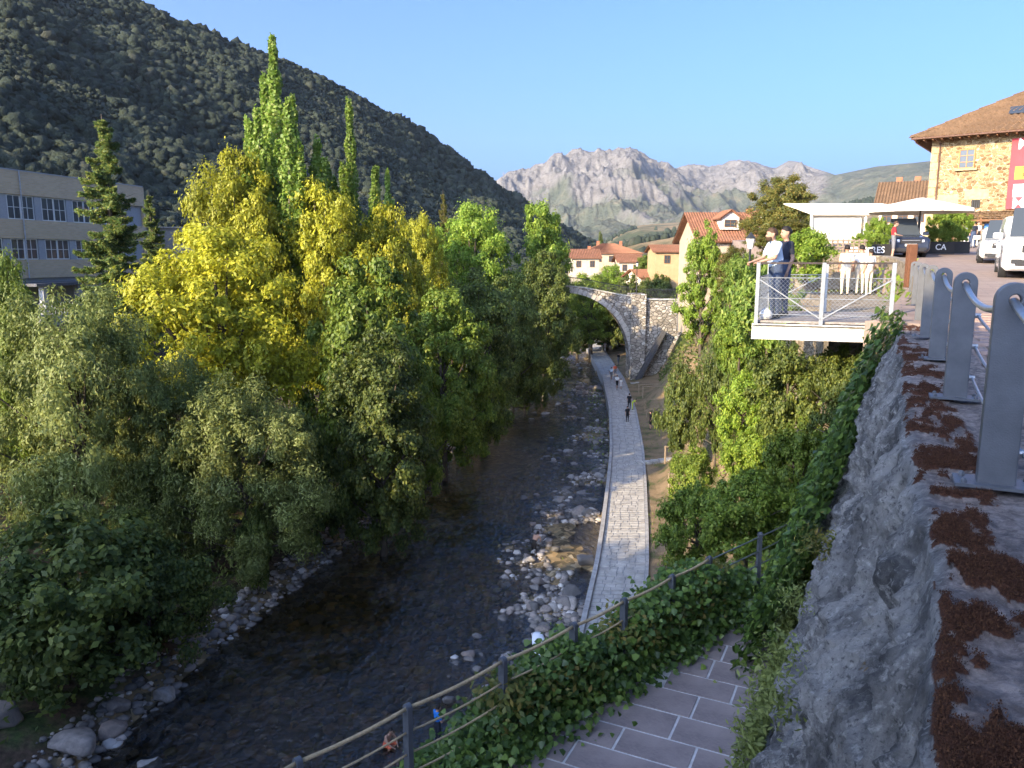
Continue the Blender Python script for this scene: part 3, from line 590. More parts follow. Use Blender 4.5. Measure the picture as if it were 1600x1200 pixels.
for k in range(-1, NP-1):
    x0, x1 = k*SP, (k+1)*SP
    MB().tube([(x0+(x1-x0)*u, 0, HZ_-0.010-0.10*(1-(2*u-1)**2)) for u in np.linspace(0, 1, 13)], 0.021, 10).build('top_cable', STEEL, rail, smooth=True)
    for h, sg in ((0.66, 0.05), (0.42, 0.06), (0.17, 0.05)):
        MB().tube([(x0+(x1-x0)*u, -0.105, h-sg*(1-(2*u-1)**2)) for u in np.linspace(0, 1, 9)], 0.011, 8).build('cable', STEEL, rail, smooth=True)
for k in range(-1, NP):
    for h in (0.66, 0.42, 0.17): MB().tube([(k*SP, -0.08, h), (k*SP, -0.125, h)], 0.02, 8).build('cable_clamp', STEEL, rail)

# ---------------------------------------------------------------- lower walkway with its slabs and rope railing
LZ = -5.70
LA = Vector((-2.6, 5.86, 0)); LB = Vector((3.05, 11.28, 0)); LD = (LB-LA).normalized(); LNr = Vector((LD.y, -LD.x, 0))
pts = [LA-LD*3, LB, wpt(12.4, 0.8, 0), wpt(-1.2, 0.8, 0)]
me = MB(); me.prism([(p.x, p.y) for p in pts], LZ-0.7, LZ+0.004, 'z'); walk = tag(me.build('lower_walkway', flat('white_mortar', (0.52, 0.50, 0.48), 0.9, 0, 0.2, 8, 0.3, 80)), kind='structure')
tslab = NT('purple_slate'); f = tslab.noise(1.3, 6); f2 = tslab.noise(25, 5, co=tslab.co((1, 3, 1))); tslab.col(tslab.mix(tslab.ramp(f, [(0.35, 0), (0.65, 1)]), tslab.ramp(f2, [(0.3, (0.165, 0.135, 0.13)), (0.7, (0.265, 0.215, 0.20))]), (0.32, 0.26, 0.235))); tslab.rough(0.75); tslab.bump(f2, 0.4, 0.01)
def in_walk(p): return (p-LA).dot(LNr) > 0.06 and (p-LB).dot(WD) < 0.55
row = 0; s = 1.5
while s < 12.6:
    d = random.uniform(0.46, 0.56); off = 0.7+random.uniform(0, 0.5)
    while off < 9:
        w = random.uniform(0.85, 1.25); p = wpt(s+d/2, off+w/2, 0)
        if in_walk(p):
            b = MB(); b.box((0, 0, 0), (w-0.034, d-0.034, 0.04)); o = b.build('slab', tslab.m, walk, (p.x, p.y, LZ-0.010+random.uniform(0, 0.005)), math.atan2(WN.y, WN.x))
        off += w
    s += d
ROPE = flat('beige_rope', (0.46, 0.34, 0.19), 0.85, 0, 0.25, 40, 0.8, 160); DIRON = flat('dark_iron', (0.035, 0.037, 0.042), 0.5, 0.2, 0.2, 6, 0.2, 90)
lr = thing('rope_railing', 'dark post railing with beige ropes beside the lower slate walkway', 'railing', (LA.x, LA.y, LZ), math.atan2(LD.y, LD.x))
def along(px, py, z=-4.6): q = atz(px, py, z)-LA; return q.dot(LD)
ps = [along(648, 1110)-2.55, along(648, 1110)-1.25, along(648, 1110), along(815, 1045), along(930, 990), along(1010, 950), along(1060, 903), (LB-LA).length]
p2 = slab_post(1.12, 0.095, 0.06, 0).mesh('post'); p2.materials.append(IRON)
for x in ps:
    o = obj('post', p2, lr); o.location = (x, 0, 0)
for a_, b_ in zip(ps[:-1], ps[1:]):
    for h, rr_, m_ in ((1.07, 0.021, ROPE), (0.80, 0.012, ROPE), (0.55, 0.012, ROPE), (0.32, 0.012, ROPE)):
        sg = 0.05*(b_-a_); MB().tube([(a_+(b_-a_)*u, 0, h-sg*(1-(2*u-1)**2)*0.5) for u in np.linspace(0, 1, 9)], rr_, 8).build('rope', m_, lr, smooth=True)
    MB().box(((a_+b_)/2, 0, 0.20), (b_-a_-0.06, 0.02, 0.05)).build('bottom_bar', DIRON, lr)
    b = MB()
    for x in np.arange(a_+0.08, b_-0.04, 0.07): b.box((x, 0, 0.09), (0.012, 0.012, 0.18))
    b.build('picket_row', DIRON, lr)
er = thing('rope_railing', 'short dark railing closing the far end of the slate walkway', 'railing', (LB.x, LB.y, LZ)); e_ = wpt(12.5, 1.25, 0)-LB
for h in (1.05, 0.8, 0.55, 0.32): MB().tube([(0, 0, h), (e_.x, e_.y, h-0.03)], 0.013, 8).build('rope', STEEL, er)
for u in (0.5, 1.0): o = obj('post', p2, er); o.location = (e_.x*u, e_.y*u, 0)

# ---------------------------------------------------------------- cantilevered viewing platform
PW_ = flat('weathered_white_paint', (0.50, 0.48, 0.45), 0.7, 0, 0.3, 7, 0.4, 40); GALV = flat('grey_galvanised_steel', (0.30, 0.32, 0.34), 0.5, 0.3, 0.15, 9, 0.15); PLANK = flat('grey_deck_wood', (0.27, 0.245, 0.225), 0.85, 0, 0.3, 9, 0.5, 40)
A = Vector((4.60, 14.55, 0)); AX = Vector((0.948, -0.318, 0)); AY = Vector((0.38, 0.925, 0)); DZ = -1.20
plat = thing('viewing_platform', 'small cantilevered steel viewing platform with mesh railing over the slope', 'platform', (A.x, A.y, DZ), math.atan2(AX.y, AX.x))
M2 = Matrix.Rotation(-math.atan2(AX.y, AX.x), 3, 'Z'); ay = M2 @ AY
for k in range(20):
    y0 = 0.03+k*0.145; c = ay*(y0+0.07); sh = 0.0
    MB().box((c.x+1.55, c.y, -0.02), (3.1+random.uniform(-0.01, 0.01), 0.132, 0.04)).build('deck_board', PLANK, plat)
b = MB(); b.box((1.5, -0.02, -0.20), (3.1, 0.05, 0.27)); b.box((1.5, -0.05, -0.335), (3.1, 0.12, 0.02)); b.box((1.5, -0.05, -0.065), (3.1, 0.12, 0.02)); b.build('edge_beam', PW_, plat)
b = MB(); c = ay*1.45; b.bar((0.0, 0, -0.2), (c.x*2, c.y*2, -0.2), 0.06, 0.27); b.build('side_beam', PW_, plat)
for xx in (0.6, 1.6, 2.5): MB().bar((xx, 0.05, -0.2), (xx+c.x*2, c.y*2, -0.2), 0.10, 0.2).build('joist', GALV, plat)
corner = [(0.02, -0.02), (1.16, -0.02), (2.32, -0.02)]; back = [(ay*2.75)+Vector((0.02, 0, 0)), (ay*2.75)+Vector((1.2, 0, 0))]
for (x, y) in corner: MB().box((x, y, 0.50), (0.07, 0.07, 1.16)).build('post', GALV, plat, bevel=0.006)
for p in back: MB().box((p.x, p.y, 0.52), (0.07, 0.07, 1.04)).build('post', GALV, plat, bevel=0.006)
RUST = flat('dark_handrail', (0.06, 0.045, 0.04), 0.55, 0.1)
MB().bar((-0.02, -0.02, 1.07), (2.36, -0.02, 1.07), 0.05, 0.035).build('handrail', RUST, plat); MB().bar((0.02, 0, 1.05), (back[0].x, back[0].y, 1.05), 0.05, 0.035).build('handrail', RUST, plat)
MB().bar(back[0]+Vector((0, 0, 1.05)), back[1]+Vector((0, 0, 1.05)), 0.05, 0.035).build('handrail', RUST, plat)
MB().bar((0.06, -0.05, 0.76), (1.14, -0.05, 0.06), 0.05, 0.02).build('diagonal', GALV, plat); MB().bar((1.18, -0.05, 0.06), (2.3, -0.05, 0.78), 0.05, 0.02).build('diagonal', GALV, plat)
MB().bar(back[0]+Vector((0.05, 0, 0.2)), back[1]+Vector((-0.05, 0, 0.8)), 0.045, 0.02).build('diagonal', GALV, plat)
for a_, b_ in ((Vector((0.02, -0.02, 0)), Vector((1.16, -0.02, 0))), (Vector((1.16, -0.02, 0)), Vector((2.32, -0.02, 0))), (Vector((0.02, 0, 0)), back[0]), (back[0], back[1])):
    for h in (0.12, 0.42, 0.80): MB().tube([a_+Vector((0, 0, h)), b_+Vector((0, 0, h))], 0.008, 6).build('rail_wire', GALV, plat)
    b = MB(); L = (b_-a_).length; d = (b_-a_)/L; n = int(L/0.075)          # diamond mesh
    for k in range(-10, n+1):
        for sgn in (1, -1):
            u0, u1 = k*0.075, k*0.075+0.75; z0, z1 = (0.06, 0.81) if sgn > 0 else (0.81, 0.06)
            lo, hi = max(0, u0), min(L, u1)
            if hi-lo < 0.02: continue
            f0, f1 = (lo-u0)/0.75, (hi-u0)/0.75; b.tube([a_+d*lo+Vector((0, 0, z0+(z1-z0)*f0)), a_+d*hi+Vector((0, 0, z0+(z1-z0)*f1))], 0.0022, 4, cap=False)
    b.build('wire_mesh', GALV, plat)
# low curved stone wall behind the platform, timber post, wire cage
t = NT('rubble_stone'); v = t.n('TexVoronoi', Scale=4.5); t.l(t.co((1, 1, 1.7)), v.inputs['Vector']); ve = t.n('TexVoronoi', Scale=4.5, _feature='DISTANCE_TO_EDGE'); t.l(t.co((1, 1, 1.7)), ve.inputs['Vector'])
st = t.ramp(v.outputs['Color'], [(0.1, (0.16, 0.12, 0.08)), (0.5, (0.30, 0.24, 0.16)), (0.9, (0.40, 0.33, 0.24))]); c = t.mix(t.ramp(ve.outputs['Distance'], [(0.0, 0), (0.06, 1)]), (0.30, 0.26, 0.20), st); t.col(t.mix(t.ramp(t.noise(12, 5), [(0.3, 0), (0.7, 0.4)]), c, (0.12, 0.10, 0.075)))
t.rough(0.9); t.bump(t.ramp(ve.outputs['Distance'], [(0, 0), (0.09, 1)]), 0.8, 0.03); RUBBLE = t.m
cv = [Vector(p) for p in ((10.9, 29.3, 0), (11.8, 30.2, 0), (13.0, 30.1, 0), (13.8, 28.8, 0), (13.2, 26.2, 0), (11.9, 23.0, 0), (10.5, 20.0, 0), (9.2, 17.3, 0))]
rings = []
for i, p in enumerate(cv):
    d = (cv[min(i+1, len(cv)-1)]-cv[max(i-1, 0)]).normalized(); nn = Vector((d.y, -d.x, 0))*0.22; z = float(zplaza(p.y)); rings.append([p-nn+Vector((0, 0, z-0.9)), p+nn+Vector((0, 0, z-0.9)), p+nn+Vector((0, 0, z+0.45)), p-nn+Vector((0, 0, z+0.45))])
b = MB(); b.loft(rings); o = b.build('curved_stone_wall', RUBBLE, bevel=0.03); tag(o, 'low curved stone wall behind the three people in pale shirts', 'wall')
p = aty(1424, 402, 20.0); b = MB(); zb = float(zplaza(20.0))
b.box((0, 0, 0.55), (0.20, 0.20, 1.1)); o = b.build('timber_post', flat('brown_timber', (0.14, 0.06, 0.03), 0.8, 0, 0.3, 10, 0.5, 40), loc=(p.x, 20.0, zb), bevel=0.012); tag(o, 'short brown timber post at the end of the slab post railing', 'post')

# lower access ramp from the platform to the foot of the curved wall
lf = [Vector((7.0, 16.9, 0)), Vector((8.2, 19.8, 0)), Vector((9.6, 23.2, 0)), Vector((10.6, 26.4, 0)), Vector((10.6, 29.6, 0))]; rt = [Vector((9.4, 16.5, 0)), Vector((10.5, 20.0, 0)), Vector((11.9, 23.0, 0)), Vector((13.2, 26.2, 0)), Vector((13.4, 29.9, 0))]
b = MB(); b.loft([[(a_.x, a_.y, -8), (c_.x, c_.y, -8), (c_.x, c_.y, -1.22-0.04*i), (a_.x, a_.y, -1.22-0.04*i)] for i, (a_, c_) in enumerate(zip(lf, rt))]); tag(b.build('access_ramp', RUBBLE), kind='structure')
# moss cushions: fuzzy tufts on the mossy parts of the coping
idx = np.argwhere(MO > 0.6); rgm = np.random.default_rng(3); idx = idx[rgm.integers(0, len(idx), 130000)]; ii, jj = idx[:, 0], idx[:, 1]; k_ = ss[ii] < 9; ii, jj = ii[k_], jj[k_]
Pm = np.stack([PX[ii, jj], PY[ii, jj], ZZ[ii, jj]], 1)+rgm.normal(size=(len(ii), 3))*np.array([0.008, 0.008, 0.003])+np.array([0, 0, 0.006])
nn = rgm.normal(size=(len(ii), 3)); nn[:, 2] *= 0.3; nn /= np.linalg.norm(nn, axis=1)[:, None]; up_ = np.array([0, 0, 1.0])[None]+rgm.normal(size=(len(ii), 3))*0.5; sd = np.cross(nn, up_); sd /= np.linalg.norm(sd, axis=1)[:, None]; hh_ = rgm.uniform(0.002, 0.006, (len(ii), 1)); ww_ = 0.5*hh_
Vm = np.stack([Pm-sd*ww_, Pm+sd*ww_, Pm+up_*hh_], 1).reshape(-1, 3); mm = NT('moss_tuft'); gg = mm.n('NewGeometry'); mm.col(mm.ramp(gg.outputs['Random Per Island'], [(0, (0.035, 0.014, 0.008)), (0.6, (0.065, 0.026, 0.013)), (1, (0.11, 0.05, 0.022))])); mm.rough(1)
tag(obj('moss_tufts', np_mesh('moss_tufts', Vm, np.arange(len(Vm)).reshape(-1, 3)), None, mm.m), 'dark red-brown moss cushions along the top of the wall', 'moss', kind='stuff')
# ---------------------------------------------------------------- riverside path: kerb walls and irregular setts
def strip(name, ylist, fx0, fx1, z0, z1, mat, label=None):
    rings = []
    for y in ylist: a_, b_ = fx0(y), fx1(y); rings.append([(a_, y, z0), (b_, y, z0), (b_, y, z1), (a_, y, z1)])
    b = MB(); b.loft(rings); return b.build(name, mat)
yl = [float(v) for v in np.concatenate([np.arange(-30, 120, 1.5), np.arange(120, 190, 3)])]
CONC = flat('kerb_concrete', (0.33, 0.325, 0.32), 0.9, 0, 0.25, 3, 0.4, 30)
path = tag(strip('riverside_path', yl, lambda y: float(PL(y)), lambda y: float(PL(y))+PW, PZ-0.4, PZ-0.02, flat('path_mortar', (0.26, 0.26, 0.265), 0.9, 0, 0.2, 2, 0.3, 30)), kind='structure')
k1 = strip('kerb', yl, lambda y: float(PL(y))-0.24, lambda y: float(PL(y))-0.001, WZ-0.7, PZ+0.13, CONC); k1.parent = path
k2 = strip('kerb', yl, lambda y: float(PL(y))+PW+0.001, lambda y: float(PL(y))+PW+0.18, PZ-0.4, PZ+0.07, CONC); k2.parent = path
SETT = flat('grey_path_stone', (0.38, 0.365, 0.34), 0.85, 0, 0.3, 1.5, 0.5, 40)
rg = np.random.default_rng(11); far = MB(); npiece = 0; y = 30.0
while y < 160:
    d = 0.42 if y < 60 else 0.62 if y < 90 else 0.9; nx = 5 if y < 60 else 4; us = np.linspace(0, 1, nx+1); us[1:-1] += rg.uniform(-0.06, 0.06, nx-1)
    for i in range(nx):
        g = 0.014 if y < 60 else 0.02; x0, x1 = float(PL(y))+PW*us[i]+g, float(PL(y))+PW*us[i+1]-g; sl_ = float(PL(y+d)-PL(y)); j = rg.uniform(-0.05, 0.05, 8)
        q = [(x0+abs(j[0])*0.5, y+g+abs(j[1])*0.5), (x1-abs(j[2])*0.5, y+g+abs(j[3])*0.5), (x1+sl_-abs(j[4])*0.5, y+d-g-abs(j[5])*0.5), (x0+sl_+abs(j[6])*0.5, y+d-g-abs(j[7])*0.5)]
        h = PZ+rg.uniform(0.0, 0.012)
        if npiece < 300: b = MB(); b.prism(q, PZ-0.05, h, 'z'); b.build('paving_stone', SETT, path); npiece += 1
        else: far.prism(q, PZ-0.05, h, 'z')
    y += d
o = far.build('paving_stones', SETT, path); o['kind'] = 'stuff'
# side footpath stone slabs leaving the path
for px, py, w, lab in ((1015, 597, 5.0, 'pale flagstone footpath branching off before the bridge'), (1035, 720, 4.2, 'narrow flagstone strip crossing the dry bank')):
    p = atz(px, py, PZ+0.12); b = MB()
    for k in range(7):
        x = (k-3)*w/7; b.prism([(x-w/16, -0.35), (x+w/16, -0.32), (x+w/15.5, 0.33), (x-w/15.5, 0.36)], -0.3, 0.06+0.05*k, 'z')
    tag(b.build('stone_footpath', SETT, loc=(p.x, p.y, p.z-0.1), rz=0.15), lab, 'footpath')

# ---------------------------------------------------------------- stone arch bridge
t = NT('bridge_masonry'); cc = t.co((1, 1, 1.5)); v = t.n('TexVoronoi', Scale=1.7); t.l(cc, v.inputs['Vector']); ve = t.n('TexVoronoi', Scale=1.7, _feature='DISTANCE_TO_EDGE'); t.l(cc, ve.inputs['Vector'])
st = t.ramp(v.outputs['Color'], [(0.1, (0.22, 0.195, 0.165)), (0.5, (0.40, 0.36, 0.31)), (0.9, (0.56, 0.52, 0.46))]); c = t.mix(t.ramp(ve.outputs['Distance'], [(0.0, 0), (0.07, 1)]), (0.07, 0.065, 0.055), st)
t.col(t.mix(t.ramp(t.noise(0.5, 6, co=t.co((1, 1, 0.3))), [(0.45, 0), (0.7, 0.65)]), c, (0.13, 0.12, 0.105))); t.rough(0.95); t.bump(t.ramp(ve.outputs['Distance'], [(0, 0), (0.12, 1)]), 1, 0.08); MASON = t.m
BY = 100.0; BT = 3.4                                       # front face, thickness
cx, cz, ra = 6.7, -13.4, 8.75
deck = lambda x: -5.55+1.65*math.exp(-((x-cx)/7.0)**2)       # humped crown
br = thing('stone_bridge', 'old humpbacked stone arch bridge with iron parapet over the river', 'bridge', (cx, BY, -17))
LB_ = lambda p: (p[0]-cx, p[1])
b = MB(); n = 40; arc = [(cx+ra*math.cos(a), cz+ra*math.sin(a)) for a in np.linspace(0, PI, n+1)]
def wall_strip(x0z, x1z):    # spandrel quad columns between arch and deck
    pass
cols = [(x, z, deck(x)) for x, z in arc]
for (xa, za, da), (xb, zb, db) in zip(cols[:-1], cols[1:]):
    for yy_ in (0, BT): b.face([(xa-cx, yy_, za+17), (xb-cx, yy_, zb+17), (xb-cx, yy_, db+17), (xa-cx, yy_, da+17)])
    b.face([(xa-cx, 0, za+17), (xb-cx, 0, zb+17), (xb-cx, BT, zb+17), (xa-cx, BT, za+17)]); b.face([(xa-cx, 0, da+17), (xb-cx, 0, db+17), (xb-cx, BT, db+17), (xa-cx, BT, da+17)])
b.build('spandrel', MASON, br)
for sx in (1, -1):
    x0 = cx+sx*ra; x1 = x0+sx*1.9
    MB().box(((x0+x1)/2-cx, BT/2-0.25, (deck(x0)+0.35+17)/2-0.8), (1.9, BT+0.5, deck(x0)+17+1.95)).build('pier', MASON, br, bevel=0.04)
    b = MB(); b.prism([(x1-cx, -1.0), (x1+sx*14-cx, -1.0), (x1+sx*14-cx, 17-5.9), (x1-cx, 17-5.5)], 0.1, BT, 'y'); b.build('abutment_wall', MASON, br)
    MB().box((x1+sx*7-cx, 0.1, 17-5.55), (14, 0.35, 0.16)).build('coping', SETT, br)
    b = MB()
    for k in range(14): b.box((x0-cx+sx*0.7, -0.3, k), (0.01, 0.01, 0.01))
vous = flat('voussoir_stone', (0.44, 0.41, 0.37), 0.9, 0, 0.3, 1.2, 0.5, 20); nv = 46
for k in range(nv):
    a0, a1 = PI*k/nv+0.004, PI*(k+1)/nv-0.004; w = 0.62*random.uniform(0.9, 1.12)
    q = [((ra-0.02)*math.cos(a0), cz+17+(ra-0.02)*math.sin(a0)), ((ra+w)*math.cos(a0), cz+17+(ra+w)*math.sin(a0)), ((ra+w)*math.cos(a1), cz+17+(ra+w)*math.sin(a1)), ((ra-0.02)*math.cos(a1), cz+17+(ra-0.02)*math.sin(a1))]
    MB().prism(q, -0.07, 0.5, 'y').build('arch_stone', vous, br)
b = MB(); xs_ = np.linspace(cx-ra, cx+ra, 30)
rings = [[(x-cx, -0.12, deck(x)+17), (x-cx, 0.3, deck(x)+17), (x-cx, 0.3, deck(x)+17.16), (x-cx, -0.12, deck(x)+17.16)] for x in xs_]; b.loft(rings); b.build('coping', SETT, br)
b = MB(); xf = [x for x in np.arange(cx-ra-15, cx+ra+15, 0.17)]
dk = lambda x: (deck(x) if abs(x-cx) < ra else -5.5)+17.15
for yo in (0.1, BT-0.1):
    for x in xf:
        if abs(abs(x-cx)-ra-0.95) < 0.95: continue
        b.box((x-cx, yo, dk(x)+0.5), (0.025, 0.025, 0.95))
    pts = [(x-cx, yo, dk(x)+1.0) for x in xf]; b.tube(pts, 0.03, 5); b.tube([(p[0], p[1], p[2]-0.88) for p in pts], 0.02, 5)
b.build('iron_parapet', DIRON, br)
MB().prism([(15.8-cx, 0.5), (19.5-cx, 7.5), (19.9-cx, 7.3), (16.5-cx, 0.5)], -1.3, -0.02, 'y').build('sloped_buttress', flat('dark_slate_ramp', (0.07, 0.07, 0.075), 0.8), br)
def street_lamp(loc, H, label, rz=0):
    t_ = thing('street_lamp', label, 'lamp', loc, rz); b = MB(); b.lathe([(0.10, 0), (0.10, 0.5), (0.06, 0.6), (0.045, H-0.5), (0.07, H-0.45)], 10); b.build('pole', DIRON, t_, smooth=True)
    MB().lathe([(0.10, H-0.45), (0.19, H-0.05), (0.19, H-0.02)], 6).build('lantern', flat('lantern_glass', (0.55, 0.55, 0.5), 0.2, 0, 0.1), t_); MB().lathe([(0.22, H-0.02), (0.10, H+0.14), (0.02, H+0.24)], 6).build('lamp_cap', DIRON, t_); return t_
street_lamp((16.2, BY+0.6, -5.2), 4.3, 'old lantern lamp post standing on the bridge pier')
p = aty(1173, 372, 33); street_lamp((p.x, 33, p.z-3.2), 3.2, 'lantern lamp post left of the men on the platform')
# modern lamp over the path: arm and flat white head, mast rising from the riverside path
lp = atz(843, 1010, -9.6); t_ = thing('street_lamp', 'modern lamp with flat white head above the pebble shore', 'lamp', (lp.x+1.0, lp.y+0.3, PZ)); H = lp.z-PZ
MB().lathe([(0.09, 0), (0.085, 0.8), (0.05, H-0.4)], 10).build('pole', DIRON, t_, smooth=True); MB().tube([(0, 0, H-0.5), (-0.45, -0.10, H-0.42), (-0.85, -0.3, H-0.35)], 0.03, 8).build('arm', DIRON, t_)
b = MB(); ol = [(0.17*math.copysign(abs(math.cos(a))**0.6, math.cos(a)), 0.40*math.copysign(abs(math.sin(a))**0.7, math.sin(a))) for a in np.linspace(0, 2*PI, 28, endpoint=False)]
b.loft([[(x*f, y*f, z) for x, y in ol] for f, z in ((0.85, -0.04), (1, 0), (1, 0.03), (0.8, 0.07))]); h_ = b.build('lamp_head', flat('white_lamp_shell', (0.72, 0.73, 0.74), 0.4, 0, 0.05), t_, (-1.0, -0.2, H-0.05), 0.15, True); h_.rotation_euler = (R(28), 0, R(8))

# ---------------------------------------------------------------- river boulders and pebbles
def rock_mesh(seed, sub=3):
    bm = bmesh.new(); bmesh.ops.create_icosphere(bm, subdivisions=sub, radius=1); rr_ = random.Random(seed); o_ = Vector((rr_.uniform(0, 50), rr_.uniform(0, 50), rr_.uniform(0, 50)))
    sx, sy, sz = rr_.uniform(0.8, 1.25), rr_.uniform(0.65, 1.0), rr_.uniform(0.42, 0.7)
    pl = [(Vector((rr_.gauss(0, 1), rr_.gauss(0, 1), rr_.gauss(0, 1))).normalized(), rr_.uniform(0.45, 0.82)) for _ in range(9)]
    for v_ in bm.verts:
        p_ = v_.co.copy()
        for nn, dd in pl:
            e = p_.dot(nn)-dd
            if e > 0: p_ -= nn*e*0.93
        p_ *= 1+0.20*noise.noise(p_*1.4+o_)+0.07*noise.noise(p_*4+o_); v_.co = Vector((p_.x*sx, p_.y*sy, p_.z*sz))
    m_ = bpy.data.meshes.new('boulder'); bm.to_mesh(m_); bm.free(); m_.polygons.foreach_set('use_smooth', [True]*len(m_.polygons)); return m_
t = NT('river_stone'); oi = t.n('ObjectInfo'); base = t.ramp(oi.outputs['Random'], [(0, (0.12, 0.115, 0.11)), (0.35, (0.22, 0.205, 0.19)), (0.6, (0.30, 0.24, 0.20)), (0.8, (0.36, 0.33, 0.30)), (1, (0.50, 0.47, 0.43))])
t.col(t.mix(t.ramp(t.noise(3.5, 6, 0.7), [(0.35, 0), (0.7, 0.7)]), base, (0.11, 0.10, 0.09))); t.rough(0.75); t.bump(t.noise(9, 6, 0.7), 0.6, 0.05); STONE = t.m
RK = [rock_mesh(s) for s in range(8)]
for m_ in RK: m_.materials.append(STONE)
def boulder(x, y, r, lab, grp, zoff=0.15):
    g = max(gz(x, y), WZ-0.45) if XL(y)-0.5 < x < PL(y) else gz(x, y)
    o = bpy.data.objects.new('boulder', random.choice(RK)); COL.objects.link(o); o.location = (x, y, g+r*zoff); s_ = r*random.uniform(0.85, 1.15); o.scale = (s_, s_, s_); o.rotation_euler = (random.uniform(-0.2, 0.2), random.uniform(-0.2, 0.2), random.uniform(0, 6.28)); return tag(o, lab, 'rock', grp)
hero = [(490, 958, 0.62, 'large pale flat stone in the dark water'), (520, 960, 0.34, 'pinkish stone right beside the large pale flat stone'), (430, 1000, 0.36, 'reddish stone in the dark water near the left shore'), (678, 1002, 0.33, 'pale rounded stone alone in mid river'), (630, 1036, 0.35, 'half-sunk reddish stone in mid river'), (477, 1024, 0.30, 'small pinkish stone near the left shore with a twig'), (345, 1104, 0.42, 'reddish half-wet stone below the alder bush'), (255, 1085, 0.62, 'big tan stone at the foot of the alder bush'), (120, 1178, 0.95, 'large pale cracked boulder at the lower left shore'), (175, 1145, 0.75, 'grey slanted boulder touching the water at lower left'), (15, 1170, 1.0, 'tan boulder in the bottom left corner'), (185, 1115, 0.5, 'upright grey stone on the lower left shore'), (230, 1190, 0.6, 'grey stone at the bottom edge left of the river'), (910, 767, 0.62, 'dark square boulder in the blue pool beside the path'), (922, 797, 0.66, 'sharp dark boulder at the pool edge'), (918, 880, 0.85, 'big grey boulder against the path wall'), (872, 780, 0.62, 'flat grey boulder left of the blue pool'), (905, 607, 0.75, 'rounded brown rock in the far blue water'), (890, 625, 0.55, 'small dark rock in midstream before the arch'), (835, 643, 0.75, 'pale pair stone in midstream far up'), (850, 645, 0.7, 'long pale stone right of its pair far up'), (705, 1165, 0.55, 'grey block beside the man in blue'), (725, 1140, 0.7, 'broad pale block behind the man in blue')]
for px, py, r, lab in hero: p = atz(px, py, WZ+0.1); boulder(p.x, p.y, r, lab, 'river boulders', 0.30)
rg = np.random.default_rng(21); cnt = 0; pebP = []; pebS = []
while cnt < 150:                       # the stony bar along the path
    y = 19+rg.uniform(0, 1)**1.5*80; e = abs(rg.normal(0, 1))*2.6+0.3; x = float(PL(y))-0.3-e
    if e > 8.5 or fbm(np.array([x*0.28+5]), np.array([y*0.22]), 3)[0] < 0.40: continue
    r = rg.uniform(0.16, 0.42)*(1.25 if e < 1.6 else 0.9)*(1+0.006*y)
    boulder(x, y, float(r), 'grey rounded river stone on the stony bar along the path', 'stones of the path-side bar', 0.22); cnt += 1
for k in range(30):
    y = 24+rg.uniform(0, 1)*44; x = float(XL(y))-rg.uniform(-0.7, 1.2); boulder(x, y, float(rg.uniform(0.15, 0.42)), 'tan stone on the narrow left shore', 'stones of the left shore', 0.25)
for k in range(35):
    y = 55+rg.uniform(0, 1)*70; u = rg.uniform(0.12, 0.8); x = float(XL(y)*(1-u)+PL(y)*u); boulder(x, y, float(rg.uniform(0.25, 0.55)), 'wet stone breaking the rapids up the river', 'stones in the rapids', 0.45)
for k in range(55):
    y = 26+rg.uniform(0, 1)**1.3*34; u = rg.uniform(0.35, 0.82); x = float(XL(y)*(1-u)+PL(y)*u); boulder(x, y, float(rg.uniform(0.14, 0.36)), 'stone standing out of the shallow mid river', 'stones in mid river', 0.75)
y = 17+rg.uniform(0, 1, 9000)**1.3*90; e = np.abs(rg.normal(0, 1, 9000))*2.9+0.2; x = PL(y)-0.25-e; k = (fbm(x*0.28+5, y*0.22, 3) > 0.37) & (e < 10); x, y = x[k], y[k]
x2 = rg.uniform(20, 70, 3500); y2 = x2; x2 = XL(y2)-rg.uniform(-1.2, 2.0, 3500)
X3 = np.concatenate([x, x2]); Y3 = np.concatenate([y, y2]); Zg = np.maximum(ground(X3, Y3), WZ-0.35)
o = blobs('river_pebbles', np.stack([X3, Y3, Zg+0.03], -1), 0.05+0.24*rg.uniform(0, 1, len(X3))**2.6, None, 0.6, 0.25, 8, True)
tp_ = NT('pebble_stone'); g = tp_.n('NewGeometry'); tp_.col(tp_.ramp(g.outputs['Random Per Island'], [(0, (0.09, 0.085, 0.08)), (0.5, (0.21, 0.19, 0.17)), (0.85, (0.34, 0.29, 0.25)), (1, (0.55, 0.52, 0.48))])); tp_.rough(0.8); tp_.bump(tp_.noise(20, 4), 0.4, 0.02)
o.data.materials.append(tp_.m); tag(o, 'pebbles and cobbles strewn along both shores', 'pebbles', kind='stuff')
# sunken stones seen through the water
ys_ = rg.uniform(19, 60, 2600); us = rg.uniform(0.03, 0.95, 2600); xs_ = XL(ys_)*(1-us)+PL(ys_)*us
o = blobs('sunken_stones', np.stack([xs_, ys_, np.minimum(ground(xs_, ys_)+0.02, WZ-0.2)], -1), rg.uniform(0.10, 0.34, 2600), None, 0.55, 0.3, 9, True)
ts = NT('algae_stone'); g = ts.n('NewGeometry'); ts.col(ts.ramp(g.outputs['Random Per Island'], [(0, (0.12, 0.10, 0.05)), (0.5, (0.28, 0.21, 0.09)), (0.85, (0.46, 0.29, 0.12)), (1, (0.50, 0.48, 0.25))])); ts.rough(0.8); o.data.materials.append(ts.m); tag(o, 'algae-brown stones under the clear dark water', 'stones', kind='stuff')
